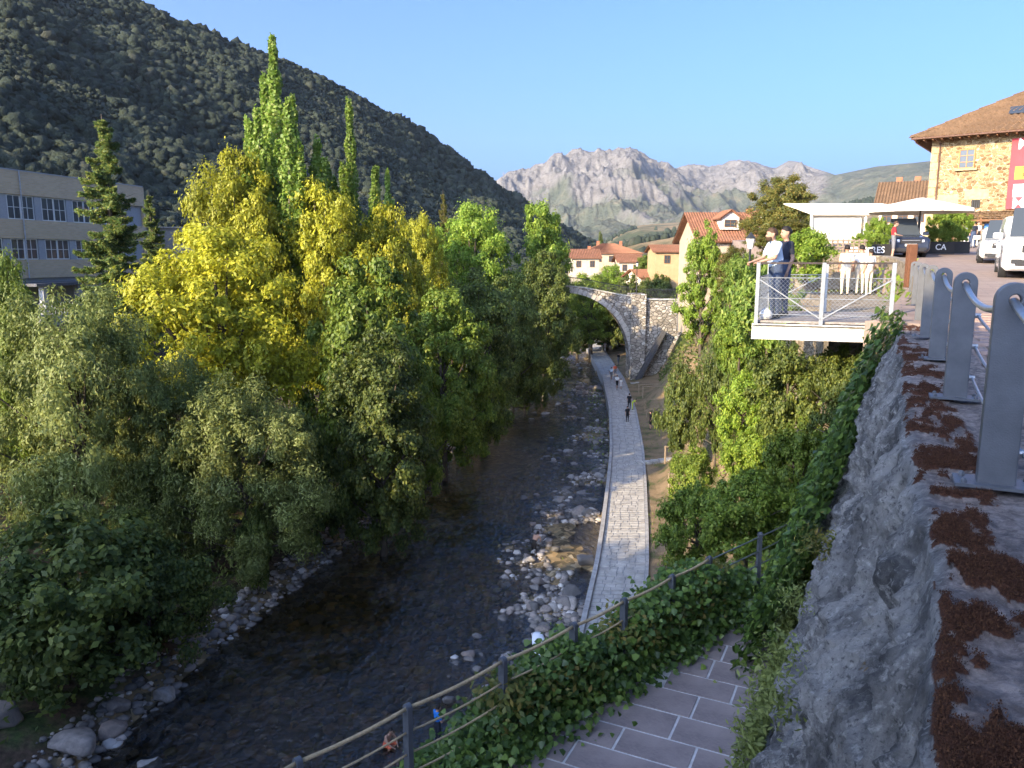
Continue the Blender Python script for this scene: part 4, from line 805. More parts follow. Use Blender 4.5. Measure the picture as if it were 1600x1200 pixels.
# low timber fences on the dry bank
TIMB = flat('grey_fence_timber', (0.26, 0.20, 0.14), 0.9, 0, 0.3, 10, 0.4, 40)
for i, (px, py, w) in enumerate([(1015, 612, 2.6), (1022, 627, 2.6), (1027, 640, 2.6), (1032, 652, 2.8), (1058, 742, 1.9), (1067, 780, 2.0)]):
    p = atz(px, py, PZ+0.35); z0 = gz(p.x, p.y); t_ = thing('timber_rail_fence', 'low two-post timber fence on the dry bank, number %s going away from the viewer' % ['six', 'five', 'four', 'three', 'two', 'one'][i], 'fence', (p.x, p.y, z0), 0.15, 'timber fences on the dry bank')
    for sx in (-1, 1): MB().tube([(sx*w/2, 0, -0.4), (sx*w/2, 0, 0.95)], 0.06, 7).build('post', TIMB, t_)
    MB().tube([(-w/2-0.1, 0, 0.86), (w/2+0.1, 0, 0.88)], 0.05, 7).build('rail', TIMB, t_)
# ---------------------------------------------------------------- houses
def tile_mat(name, c):
    if name in MATS: return MATS[name]
    t = NT(name); f = t.noise(7, 5); g = t.noise(0.8, 4); t.col(t.mix(t.ramp(g, [(0.35, 0), (0.7, 0.6)]), t.ramp(f, [(0.3, [x*0.6 for x in c]), (0.7, [min(1, x*1.35) for x in c])]), [x*0.55 for x in c])); t.rough(0.9); t.bump(f, 0.5, 0.03); MATS[name] = t.m; return t.m
TILE = tile_mat('terracotta_tile', (0.25, 0.115, 0.065)); TILEO = tile_mat('old_brown_tile', (0.20, 0.12, 0.065))
GLASS = NT('window_glass'); GLASS.b.inputs['Base Color'].default_value = (0.05, 0.06, 0.07, 1); GLASS.rough(0.12); GLASS.b.inputs['Specular IOR Level'].default_value = 0.35; GLASS = GLASS.m
WFR = flat('white_window_frame', (0.72, 0.71, 0.68), 0.5, 0, 0.05); WOOD = flat('brown_wood', (0.16, 0.075, 0.03), 0.7, 0, 0.3, 12, 0.3)
def tiled_plane(b, p0, p1, q0, q1, step=0.30, r=0.11, th=0.05):
    """roof slope p0-p1 (eave) to q0-q1 (ridge): sheet plus rows of barrel tiles running up the slope"""
    p0, p1, q0, q1 = map(Vector, (p0, p1, q0, q1)); nrm = (p1-p0).cross(q0-p0).normalized()
    if nrm.z < 0: nrm = -nrm
    b.face([p0, p1, q1, q0]); dn = nrm*-0.12; b.face([p0+dn, q0+dn, q1+dn, p1+dn]); b.face([p0, p0+dn, p1+dn, p1]); b.face([p0, q0, q0+dn, p0+dn]); b.face([p1, p1+dn, q1+dn, q1])
    n = max(2, int((p1-p0).length/step))
    for k in range(n+1):
        f = k/n; a_ = p0.lerp(p1, f); c_ = q0.lerp(q1, f)
        if (c_-a_).length < 0.3: continue
        s = (p1-p0).normalized()*r; m = max(2, int((c_-a_).length/0.45)); m = min(m, 8)
        for i in range(m):
            u = a_.lerp(c_, i/m); w_ = a_.lerp(c_, (i+1.06)/m if i < m-1 else 1.0); lift = nrm*0.03
            b.face([u-s+lift*0.4, u+nrm*r*0.9+lift, w_+nrm*r*0.75, w_-s*0.8]); b.face([u+nrm*r*0.9+lift, u+s+lift*0.4, w_+s*0.8, w_+nrm*r*0.75]); b.face([u-s+lift*0.4, u+s+lift*0.4, u+nrm*r*0.9+lift])
def window(parent, loc, w, h, rz, mat=WFR, panes=(2, 2), depth=0.08):
    """frame with glass, facing local -y"""
    f = MB(); t_ = 0.07
    for sx in (-1, 1): f.box((sx*(w/2-t_/2), 0, h/2), (t_, depth, h))
    f.box((0, 0, t_/2), (w-2*t_, depth, t_)); f.box((0, 0, h-t_/2), (w-2*t_, depth, t_))
    for i in range(1, panes[0]): f.box((-w/2+w*i/panes[0], 0, h/2), (0.05, depth*0.8, h-2*t_))
    for i in range(1, panes[1]): f.box((0, 0.001, h*i/panes[1]), (w-2*t_, depth*0.7, 0.045))
    o = f.build('window', mat, parent, loc, rz); MB().box((0, 0.01, h/2), (w-2*t_, 0.01, h-2*t_)).build('pane', GLASS, o); return o
def house(label, loc, w, d, h, rise, rz, wallc, wins=(3, 1), tile=TILE, hip=False, chim=1, over=0.5, name='village_house'):
    t_ = thing(name, label, 'house', loc, rz); wm = flat('render_%d' % (int(wallc[0]*1000)), wallc, 0.9, 0, 0.12, 1.5, 0.2, 30)
    b = MB(); b.box((0, d/2, h/2-1), (w, d, h+2))
    if not hip:
        for yy_ in (0, d): pass
        b.prism([(-w/2, h), (w/2, h), (w/2, h+0.01), (0, h+0.02), (-w/2, h+0.01)], 0.0, d, 'y')
        for xx in (-w/2, w/2-0.2): b.prism([(0, h), (d, h), (d/2, h+rise*0.93)], xx, xx+0.2, 'x')
    b.build('wall', wm, t_)
    b = MB(); E_, q = over, rise
    if hip:
        e = min(d, w)/2; zl = h-0.15
        a0, a1, a2, a3 = (-w/2-E_, -E_, zl), (w/2+E_, -E_, zl), (w/2+E_, d+E_, zl), (-w/2-E_, d+E_, zl); r0, r1 = (-w/2+e, d/2, h+q), (w/2-e, d/2, h+q)
        tiled_plane(b, a0, a1, r0, r1); tiled_plane(b, a2, a3, r1, r0); tiled_plane(b, a3, a0, r0, r0); tiled_plane(b, a1, a2, r1, r1)
    else:
        tiled_plane(b, (-w/2-E_, -E_, h-E_*q/(d/2)), (w/2+E_, -E_, h-E_*q/(d/2)), (-w/2-E_, d/2, h+q), (w/2+E_, d/2, h+q)); tiled_plane(b, (w/2+E_, d+E_, h-E_*q/(d/2)), (-w/2-E_, d+E_, h-E_*q/(d/2)), (w/2+E_, d/2, h+q), (-w/2-E_, d/2, h+q))
    ro = b.build('roof', tile, t_)
    for k in range(chim): MB().box((w*(0.22-0.4*k), d*0.55, h+rise*0.9), (0.6, 0.6, 1.5)).build('chimney', flat('chimney_brick', (0.33, 0.13, 0.07), 0.9), ro)
    for j in range(wins[1]):
        for i in range(wins[0]): window(t_, (-w/2+w*(i+0.5)/wins[0], -0.03, h-1.9-2.8*j), 0.95, 1.25, 0, WOOD)
    return t_
def phouse(label, px, py, Y, wpx, h, rise, d, wallc, rz=0, base=None, **kw):
    """px,py: middle of the eave line"""
    p = aty(px, py, Y); return house(label, (p.x, Y, p.z-h), wpx/1200*Y, d, h, rise, rz, wallc, **kw)
phouse('long pale house with red hipped roof beyond the bridge', 955, 395, 165, 90, 6, 2.0, 10, (0.46, 0.37, 0.26), wins=(5, 1), hip=True, chim=2)
phouse('low cream gabled house left of the long red-roofed house', 915, 402, 150, 42, 5, 1.6, 9, (0.47, 0.40, 0.30), wins=(2, 1))
phouse('small ochre house with tiled lean roof behind the conical tree', 1043, 392, 120, 36, 6, 1.0, 7, (0.42, 0.29, 0.15), wins=(1, 1), chim=0)
phouse('small orange-roofed hut right of the bridge lamp', 1017, 432, 125, 34, 4, 1.1, 6, (0.6, 0.5, 0.38), wins=(1, 1), chim=0, rz=0.3)
phouse('red-roofed annex before the long pale house', 985, 408, 150, 34, 5, 1.3, 7, (0.60, 0.48, 0.33), wins=(2, 1), chim=0)
h1 = phouse('big house with two dormers and tiled roof left of the men', 1165, 372, 84, 135, 9, 3.0, 11, (0.40, 0.33, 0.245), wins=(4, 1), chim=1, over=0.7)
for dx in (-1.4, 2.2):
    b = MB(); b.box((dx, 2.6, 10.6), (1.9, 3.0, 1.3)); b.prism([(dx-0.95, 11.25), (dx+0.95, 11.25), (dx, 11.9)], 1.1, 4.1, 'y'); dm = b.build('dormer', flat('dormer_white', (0.66, 0.60, 0.52), 0.9), h1)
    b = MB(); tiled_plane(b, (dx-1.3, 0.8, 11.1), (dx-1.3, 4.6, 11.1), (dx, 0.8, 12.05), (dx, 4.6, 12.05)); tiled_plane(b, (dx+1.3, 4.6, 11.1), (dx+1.3, 0.8, 11.1), (dx, 4.6, 12.05), (dx, 0.8, 12.05)); b.build('dormer_roof', TILE, dm)
    w_ = window(dm, (dx, 1.07, 10.2), 1.3, 0.8, 0, WOOD)
b = MB(); tiled_plane(b, (-6.0, -4.2, 5.6), (5.5, -4.2, 5.6), (-6.0, -0.1, 7.3), (5.5, -0.1, 7.3)); b.build('lower_roof', TILE, h1)
MB().box((-0.2, -1.9, 2.2), (10.8, 3.8, 6.6)).build('annex_wall', flat('render_400', (0.40, 0.33, 0.245)), h1)
phouse('gabled house with brown eaves and red chimneys behind the white awning', 1412, 318, 80, 66, 7, 2.6, 10, (0.60, 0.52, 0.42), wins=(3, 1), tile=TILEO, chim=2, rz=-0.5)
p = aty(28, 228, 205); house('small farmhouse on the hillside below the pylon', (p.x, 205, p.z-2.6), 8.5, 5, 2.6, 1.2, 0.25, (0.30, 0.26, 0.22), wins=(3, 1), chim=0, name='farmhouse')
def pylon(label, px, pyt, pyb, Y):
    a_, c_ = aty(px, pyt, Y), aty(px, pyb, Y); H = a_.z-c_.z; t_ = thing('power_pylon', label, 'pylon', (c_.x, Y, c_.z-1)); b = MB(); w = H*0.09
    for sx, sy in ((-1, -1), (1, -1), (1, 1), (-1, 1)): b.bar((sx*w, sy*w, 0), (sx*w*0.15, sy*w*0.15, H+1), H*0.012)
    n = 7
    for k in range(n):
        z0, z1 = H*k/n, H*(k+1)/n; w0, w1 = w*(1-0.85*k/n), w*(1-0.85*(k+1)/n)
        for (ax, ay_), (bx, by_) in (((-1, -1), (1, -1)), ((1, -1), (1, 1)), ((1, 1), (-1, 1)), ((-1, 1), (-1, -1))): b.bar((ax*w0, ay_*w0, z0), (bx*w1, by_*w1, z1), H*0.008); b.bar((bx*w0, by_*w0, z0), (ax*w1, ay_*w1, z1), H*0.008)
    b.build('lattice_mast', flat('pylon_steel', (0.30, 0.31, 0.33), 0.6, 0.3), t_)
    for z in (0.80, 0.90, 0.98): MB().bar((-H*0.13, 0, H*z), (H*0.13, 0, H*z), H*0.014).build('cross_arm', MATS['pylon_steel'], t_)
pylon('lattice pylon above the farmhouse on the left hillside', 18, 163, 230, 215); pylon('small distant pylon on the hill skyline', 787, 268, 292, 600); pylon('pylon behind the conifers right of the school', 213, 303, 345, 150)
# ---------------------------------------------------------------- brick school on the left
t = NT('tan_brick'); br_ = t.n('TexBrick', Scale=1.0); br_.inputs['Brick Width'].default_value = 0.5; br_.inputs['Row Height'].default_value = 0.16; br_.inputs['Mortar Size'].default_value = 0.015; cm = t.n('Mapping'); cm.inputs['Rotation'].default_value = (PI/2, 0, 0); t.l(t.co(), cm.inputs[0]); t.l(cm.outputs[0], br_.inputs['Vector'])
br_.inputs['Color1'].default_value = (0.60, 0.45, 0.28, 1); br_.inputs['Color2'].default_value = (0.50, 0.36, 0.22, 1); br_.inputs['Mortar'].default_value = (0.48, 0.42, 0.33, 1); t.col(t.mix(t.ramp(t.noise(0.6, 4), [(0.3, 0), (0.7, 0.4)]), br_.outputs[0], (0.54, 0.42, 0.27))); t.rough(0.9); BRICK = t.m
GREYP = flat('grey_pier_paint', (0.34, 0.34, 0.35), 0.8, 0, 0.1)
pA = aty(-60, 244, 66); pB = aty(222, 301, 88); dv = Vector((pB.x-pA.x, pB.y-pA.y, 0)); Ls = dv.length; rzs = math.atan2(dv.y, dv.x); zr = pA.z*0.5+pB.z*0.5
sch = thing('school_building', 'three-storey tan brick school with long window bands at the left edge', 'building', (pA.x, pA.y, zr-11.6), rzs); H = 11.6
def sbox(nm, x0, x1, z0, z1, y0, y1, m, par=None): return MB().box(((x0+x1)/2, (y0+y1)/2, (z0+z1)/2), (x1-x0, y1-y0, z1-z0)).build(nm, m, par or sch)
sbox('core', 0, Ls, -2, H-0.3, 0.35, 11, GREYP)
for nm, z0, z1 in (('brick_band', H-2.1, H), ('brick_band', H-6.0, H-4.3), ('brick_band', H-9.6, H-7.9)): sbox(nm, -0.05, Ls+0.05, z0, z1, 0, 0.34, BRICK)
sbox('parapet_cap', -0.1, Ls+0.1, H, H+0.1, -0.05, 0.45, GREYP); sbox('end_wall', Ls+0.01, Ls+0.3, -2, H-0.02, 0.02, 11, BRICK)
nb = int(Ls/3.9)
for z0 in (H-4.3, H-7.9):
    for k in range(nb):
        x0 = 0.3+k*3.9
        for m_ in range(2):
            w_ = window(sch, (x0+0.75+m_*1.5, 0.22, z0+0.02), 1.46, 2.14 if z0 > H-5 else 1.86, 0, WFR, (2, 2))
        sbox('pier', x0+3.05, x0+3.85, z0, z0+(2.2 if z0 > H-5 else 1.9), 0.12, 0.40, GREYP)
sbox('porch_roof', 3, Ls*0.62, 1.35, 1.6, -3.2, 0.3, flat('porch_slate', (0.10, 0.10, 0.11), 0.7))
for k in range(4): sbox('porch_column', 4+k*4.2, 4.5+k*4.2, -2, 1.35, -2.9, -2.4, GREYP)
MB().tube([(5.6, -0.1, 2), (5.6, -0.1, H)], 0.06, 6).build('drainpipe', flat('pipe_grey', (0.4, 0.4, 0.4), 0.5), sch)
b = MB()
for k in range(40): b.box((2+k*0.35, -4.2, -0.6), (0.04, 0.04, 1.0))
b.box((9, -4.2, -0.08), (14, 0.06, 0.06)); b.box((9, -4.2, -1.6), (14.4, 0.3, 1.1)); b.build('terrace_railing', GREYP, sch)
p = aty(300, 356, 92); b = MB(); b.box((0, 0, -3), (12, 6, 6)); b.box((0, 0, 0.08), (12.4, 6.4, 0.16)); tag(b.build('flat_annex', flat('annex_render', (0.34, 0.31, 0.28), 0.9), loc=(p.x-2, 96, p.z)), 'low flat-roofed grey building between the school and the yellow trees', 'building')
# ---------------------------------------------------------------- stone building on the plaza with banner
t = NT('ochre_rubble'); cc = t.co((1, 1, 1.5)); v = t.n('TexVoronoi', Scale=3.6); t.l(cc, v.inputs['Vector']); ve = t.n('TexVoronoi', Scale=3.6, _feature='DISTANCE_TO_EDGE'); t.l(cc, ve.inputs['Vector'])
st = t.ramp(v.outputs['Color'], [(0.1, (0.13, 0.07, 0.03)), (0.4, (0.26, 0.17, 0.075)), (0.7, (0.36, 0.26, 0.13)), (0.95, (0.20, 0.13, 0.075))]); c = t.mix(t.ramp(ve.outputs['Distance'], [(0.02, 0), (0.09, 1)]), (0.52, 0.42, 0.26), st); t.col(c); t.rough(0.95); t.bump(t.ramp(ve.outputs['Distance'], [(0, 0), (0.12, 1)]), 0.9, 0.05, t.bump(t.noise(14, 5), 0.5, 0.03)); OCH = t.m
P0 = aty(1448, 330, 60); fd = Vector((0.80, -0.60, 0)); zb = float(zplaza(58))
SB = thing('stone_building', 'tall ochre rubble-stone building with brown tiled roof and red banner', 'building', (P0.x, 60, zb), math.atan2(fd.y, fd.x)); SH = aty(1450, 214, 60).z-zb
def sb(nm, x0, x1, z0, z1, y0, y1, m, par=None, **k): return MB().box(((x0+x1)/2, (y0+y1)/2, (z0+z1)/2), (x1-x0, y1-y0, z1-z0)).build(nm, m, par or SB, **k)
SW, SD = 15.0, 12.0
sb('wall', 0, SW, -1.5, SH, 0, SD, OCH)
for k in range(13): sb('cornerstone', -0.025, 0.62 if k % 2 else 0.42, 0.02+k*SH/13, (k+1)*SH/13-0.03, -0.03, 0.4, flat('dressed_sandstone', (0.42, 0.30, 0.16), 0.9, 0, 0.25, 4))
b = MB(); ov = 1.25; zl = SH-0.12; r_ = 4.0; q0, q1 = (SW/2-1.0, SD/2, SH+r_), (SW/2+1.0, SD/2, SH+r_); c0, c1, c2, c3 = (-ov, -ov, zl), (SW+ov, -ov, zl), (SW+ov, SD+ov, zl), (-ov, SD+ov, zl)
tiled_plane(b, c0, c1, q0, q1, 0.52, 0.21); tiled_plane(b, c3, c0, q0, q0, 0.52, 0.21); tiled_plane(b, c2, c3, q1, q0, 0.5); tiled_plane(b, c1, c2, q1, q1, 0.5); roof = b.build('roof', TILEO, SB)
for k in range(30): sb('rafter', -ov+0.2+k*0.58, -ov+0.32+k*0.58, SH-0.36, SH-0.22, -ov+0.05, 0.0, WOOD)
for k in range(24): sb('rafter', -ov+0.05, 0.0, SH-0.36, SH-0.22, 0.15+k*0.52, 0.27+k*0.52, WOOD)
MB().tube([(-ov, -ov-0.06, SH-0.2), (SW+ov, -ov-0.06, SH-0.2)], 0.08, 7).build('gutter', flat('copper_brown', (0.13, 0.07, 0.045), 0.5, 0.3), SB); MB().tube([(0.55, -0.09, 0.2), (0.55, -0.09, SH-0.5), (0.3, -ov, SH-0.25)], 0.055, 7).build('drainpipe', MATS['copper_brown'], SB)
def sbx(px, py):   # photo pixel -> facade plane x,z
    rr_ = ray(px, py); n_ = Vector((-fd.y, fd.x, 0)); o_ = Vector((P0.x, 60, 0)); t1 = o_.dot(n_)/rr_.dot(n_); q = rr_*t1; return (q-o_).dot(fd), q.z-zb
for (x0, y0, x1, y1) in ((1497, 232, 1525, 264),):
    a_, c_ = sbx(x0, y1), sbx(x1, y0); w_ = window(SB, ((a_[0]+c_[0])/2, -0.06, a_[1]), c_[0]-a_[0], c_[1]-a_[1], 0, flat('orange_wood_frame', (0.42, 0.20, 0.06), 0.6, 0, 0.2), (2, 3), 0.12); MB().box((0, -0.06, -0.08), (c_[0]-a_[0]+0.4, 0.22, 0.14)).build('sill', MATS['dressed_sandstone'], w_)
for (x0, y0, x1, y1) in ((1476, 320, 1485, 327), (1517, 312, 1532, 325)):
    a_, c_ = sbx(x0, y1), sbx(x1, y0); w = c_[0]-a_[0]; h = c_[1]-a_[1]; f = sb('barred_window', a_[0], c_[0], a_[1], c_[1], -0.02, 0.02, flat('dark_opening', (0.02, 0.018, 0.015), 0.8))
    for k in range(4): sb('bar', a_[0]+w*(k+0.5)/4-0.02, a_[0]+w*(k+0.5)/4+0.02, a_[1], c_[1], -0.06, -0.03, DIRON)
    sb('lintel', a_[0]-0.5, c_[0]+0.5, c_[1]+0.03, c_[1]+0.75, -0.025, 0.03, MATS['dressed_sandstone'])
for u in (1546, 1592):
    a_ = ray(u, 172); sb('skylight', 4.6 if u < 1570 else 8.6, 5.9 if u < 1570 else 9.9, SH+1.05, SH+1.15, 0.95, 2.0, GLASS) if False else None
for x in (4.6, 8.4):
    f0 = 0.42; s_ = MB(); zz = lambda y_: zl+(y_+ov)*(r_+0.12)/(SD/2+ov)+0.2; s_.face([(x, 0.9, zz(0.9)), (x+1.3, 0.9, zz(0.9)), (x+1.3, 2.1, zz(2.1)), (x, 2.1, zz(2.1))]); s_.build('skylight', GLASS, roof)
def text(s, size, parent, loc, mat, rot=(PI/2, 0, 0), bold=0.0, xs=1.0):
    cu = bpy.data.curves.new('t', 'FONT'); cu.body = s; cu.size = size; cu.align_x = 'CENTER'; cu.align_y = 'CENTER'; cu.extrude = 0.004; cu.offset = bold
    tmp = bpy.data.objects.new('t', cu); COL.objects.link(tmp); dg = bpy.context.evaluated_depsgraph_get(); m_ = bpy.data.meshes.new_from_object(tmp.evaluated_get(dg)); bpy.data.objects.remove(tmp)
    o = obj('lettering', m_, parent); m_.materials.clear(); m_.materials.append(mat); o.location = loc; o.rotation_euler = rot; o.scale = (xs, 1, 1); return o
WHT = flat('print_white', (0.80, 0.79, 0.76), 0.7, 0, 0.04, 3, 0); RED = flat('banner_red', (0.46, 0.04, 0.05), 0.6, 0, 0.15, 1.5, 0.1, 20); BLK = flat('print_black', (0.03, 0.028, 0.026), 0.7, 0, 0.1, 3, 0)
a_, c_ = sbx(1571, 327), sbx(1579, 217); bx0, bz0, bz1 = a_[0], a_[1], c_[1]; bw = 3.6
bn_ = thing('red_banner', 'tall red hanging banner with white lettering on the stone facade', 'banner', (0, 0, 0)); bn_.matrix_world = Matrix.Translation((P0.x, 60, zb)) @ Matrix.Rotation(math.atan2(fd.y, fd.x), 4, 'Z'); 
def bb(nm, x0, x1, z0, z1, y0, m): return MB().box(((x0+x1)/2, y0, (z0+z1)/2), (x1-x0, 0.012, z1-z0)).build(nm, m, bn_)
hB = bz1-bz0; bb('cloth', bx0, bx0+bw, bz0, bz1, -0.16, RED); xm = bx0+bw/2
bb('yellow_panel', bx0+0.35, bx0+bw-0.3, bz0+hB*0.42, bz0+hB*0.60, -0.172, flat('panel_yellow', (0.62, 0.42, 0.05), 0.7, 0, 0.08)); bb('white_panel', bx0+0.35, bx0+bw-0.3, bz0+hB*0.17, bz0+hB*0.35, -0.172, WHT)
text('Mahou', 1.05, bn_, (xm, -0.175, bz0+hB*0.91), WHT, bold=0.012); text('Mahou', 1.05, bn_, (xm, -0.175, bz0+hB*0.075), WHT, bold=0.012)
text('TERRAZA', 0.48, bn_, (xm, -0.185, bz0+hB*0.55), BLK, bold=0.006); text('RADICAL', 0.48, bn_, (xm, -0.185, bz0+hB*0.47), BLK, bold=0.006); text('CAFE P', 0.62, bn_, (xm, -0.185, bz0+hB*0.25), BLK)
b = MB(); b.lathe([(0.05, -0.5), (0.75, -0.3), (0.9, 0.0), (0.7, 0.3), (0.05, 0.5)], 20); e_ = b.build('dark_emblem', BLK, bn_, (xm, -0.175, bz0+hB*0.74), smooth=True); e_.scale = (1, 0.012, 0.8)
# kiosk pergola against the facade
kio = thing('pergola_kiosk', 'timber pergola bar with serving counter against the stone building', 'kiosk', SB.location, math.atan2(fd.y, fd.x)); kx = sbx(1497, 335)[0]; kw = sbx(1585, 335)[0]-kx; kz = sbx(1540, 330)[1]
for k in range(16):
    for j in range(5): x = kx+kw*k/15.5; MB().box((x, -0.35-j*0.5, kz-0.05-j*0.13+random.uniform(-0.02, 0.02)), (kw/15.5*0.9, 0.52, 0.05)).build('roof_slat', TILEO, kio)
for x in (kx+0.1, kx+kw*0.5, kx+kw-0.15): MB().box((x, -2.5, (kz-0.65)/2-0.1), (0.14, 0.14, kz-0.65+0.4)).build('post', WOOD, kio)
MB().box((kx+kw/2, -2.5, kz-0.75), (kw, 0.12, 0.16)).build('beam', WOOD, kio)
MB().box((kx+kw*0.42, -1.6, 0.45), (kw*0.6, 0.7, 1.15)).build('counter', flat('cream_counter', (0.55, 0.50, 0.42), 0.7), kio); MB().box((kx+kw*0.42, -1.6, 1.06), (kw*0.62, 0.85, 0.06)).build('counter_top', WHT, kio)
MB().box((kx+kw*0.42, -0.25, 1.75), (kw*0.6, 0.35, 0.06)).build('shelf', WOOD, kio); MB().box((kx+kw*0.63, -1.75, 1.32), (0.62, 0.05, 0.42)).build('blue_sign', flat('sign_blue', (0.04, 0.18, 0.45), 0.5), kio)
b = MB(); b.tube([(kx+kw*0.40+0.75*math.cos(a), -1.97, 0.45+0.5*math.sin(a)) for a in np.linspace(0, 2*PI, 25)], 0.035, 6); b.build('ring_emblem', DIRON, kio)
for k in range(9): MB().lathe([(0.04, 0), (0.04, 0.18), (0.015, 0.24), (0.015, 0.3)], 7).build('bottle', flat('bottle_glass', (0.08, 0.05, 0.02), 0.2), kio, (kx+kw*0.18+k*0.4, -0.25, 1.78))
# ---------------------------------------------------------------- white awning, screen and parasol
CREAM = flat('cream_canvas', (0.72, 0.66, 0.54), 0.85, 0, 0.06, 1, 0.15, 25)
AY_ = 40.0; g0 = float(zplaza(AY_)); aL = aty(1268, 328, AY_); aR = aty(1440, 318, AY_)
aw = thing('terrace_awning', 'long cream awning with drop screen on white posts over the terrace', 'awning', (aL.x, AY_, g0)); wA = aR.x-aL.x; hA = aL.z-g0
b = MB(); b.prism([(-0.1, hA-0.25), (4.2, hA+0.55), (4.2, hA+0.60), (-0.1, hA-0.18)], 0, wA, 'x'); cv_ = b.build('canvas', CREAM, aw)
MB().box((wA/2, -0.1, hA-0.12), (wA, 0.12, 0.30)).build('valance', CREAM, aw); MB().box((wA/2, 0.0, hA+0.10), (wA+0.1, 0.14, 0.12)).build('front_bar', WFR, aw)
for x in (0.03, wA*0.5, wA-0.03): MB().box((x, 0, hA/2-0.2), (0.10, 0.10, hA+0.4)).build('post', WFR, aw)
MB().box((wA*0.24, 0.1, hA*0.62), (wA*0.46, 0.03, hA*0.72)).build('drop_screen', CREAM, aw)
pc = aty(1400, 335, 39.0); pu = thing('market_parasol', 'wide cream parasol spread in front of the stone building', 'parasol', (pc.x+1.2, 39.0, g0)); hp = pc.z-g0+0.25; b = MB()
ring0 = [(0.12*math.cos(a), 0.12*math.sin(a), hp+0.55) for a in np.linspace(0, 2*PI, 8, endpoint=False)]; ring1 = [(2.7*math.cos(a), 1.8*math.sin(a), hp) for a in np.linspace(0, 2*PI, 8, endpoint=False)]; ring2 = [(2.7*math.cos(a), 1.8*math.sin(a), hp-0.16) for a in np.linspace(0, 2*PI, 8, endpoint=False)]
b.loft([ring2, ring1, ring0], cap=False); b.build('canopy', CREAM, pu); MB().tube([(0, 0, -0.1), (0, 0, hp+0.5)], 0.035, 8).build('pole', DIRON, pu); MB().lathe([(0.35, 0), (0.35, 0.08), (0.05, 0.12)], 12).build('base', DIRON, pu)
for a in np.linspace(0, 2*PI, 8, endpoint=False): MB().tube([(0, 0, hp+0.45), (2.65*math.cos(a), 1.76*math.sin(a), hp-0.03)], 0.012, 5).build('rib', DIRON, pu)
# planters
def planter(label, px, py, Y, w, h, leaf, hh, txt=None, box=BLK):
    p = aty(px, py, Y); z = float(zplaza(Y)); t_ = thing('planter_box', label, 'planter', (p.x, Y, z)); MB().box((0, 0, h/2+0.04), (w, 0.5, h)).build('box', box, t_, bevel=0.01)
    m_, tm, H = proto('round', 0); o = bpy.data.objects.new('shrub', m_); COL.objects.link(o); o.parent = t_; o.location = (0, 0, h-0.2); s_ = hh/H; o.scale = (w/6.2, max(0.13, w/10), s_)
    if not len(m_.materials): m_.materials.append(leaf)
    o.material_slots[0].link = 'OBJECT'; o.material_slots[0].material = leaf
    if txt: text(txt, 0.42, t_, (0, -0.262, h*0.6), WHT, bold=0.004)
    return t_
planter('black planter lettered RES beside the red-shirted man', 1368, 386, 37, 1.25, 0.62, L_lim, 1.5, 'RES'); planter('black planter lettered CA right of the dark car', 1466, 384, 41.5, 1.5, 0.62, L_lim, 1.9, 'CA'); planter('plain black planter with the biggest yellow shrub', 1490, 384, 42, 1.5, 0.62, L_lim, 2.1)
planter('white planter pot left of the RES planter', 1345, 384, 36, 0.9, 0.5, L_lim, 0.9, None, WHT); planter('low grey planter with dark bush by the kiosk', 1548, 388, 46, 1.3, 0.35, L_drk, 0.9, None, flat('planter_grey', (0.4, 0.4, 0.4)))
p = aty(1317, 388, 33); wb = thing('wicker_screen', 'woven wicker screen on the curved wall beside the terrace', 'screen', (p.x, 33, float(zplaza(33))+0.2))
for k in range(9): MB().box((-0.9+k*0.225, 0, 0.4), (0.05, 0.06, 0.75)).build('stake', TIMB, wb)
for k in range(6): MB().box((0, 0.035*(-1)**k, 0.1+k*0.12), (2.0, 0.03, 0.06)).build('weave', TIMB, wb)
# ---------------------------------------------------------------- people
SKIN = flat('skin', (0.42, 0.25, 0.17), 0.55, 0, 0.08, 9, 0)
def cloth(name, c): return flat('cloth_'+name, c, 0.9, 0, 0.15, 14, 0.4, 60)
HAIRD = flat('dark_hair', (0.018, 0.014, 0.012), 0.6, 0, 0.3, 40, 0.6, 150); HAIRB = flat('brown_hair', (0.07, 0.04, 0.022), 0.6, 0, 0.3, 40, 0.6, 150)
def limb(prims, a, b, r0, r1, tg, flat0=1.0, flat1=1.0): prims.append((Vector(a), Vector(b), r0, r1, tg, flat0, flat1))
def prim_mesh(prims, n=12):
    B = MB()
    for a, b, r0, r1, tg, f0, f1 in prims:
        d = (b-a); L = d.length; d = d/L if L > 1e-6 else Vector((0, 0, 1)); x = Vector((1, 0, 0)); x = (x-d*x.dot(d))
        x = x.normalized() if x.length > 0.2 else Vector((0, 1, 0)).cross(d).normalized(); y = d.cross(x); rings = []
        for u, k in ((-0.95, 0.3), (-0.7, 0.72), (0, 1)): rings.append((a+d*(u*r0*min(f0, 1)), r0*k, f0))
        for u, k in ((0, 1), (0.7, 0.72), (0.95, 0.3)): rings.append((b+d*(u*r1*min(f1, 1)), r1*k, f1))
        B.loft([[c+x*(r*math.cos(2*PI*j/n))+y*(r*f*math.sin(2*PI*j/n)) for j in range(n)] for c, r, f in rings])
    return B
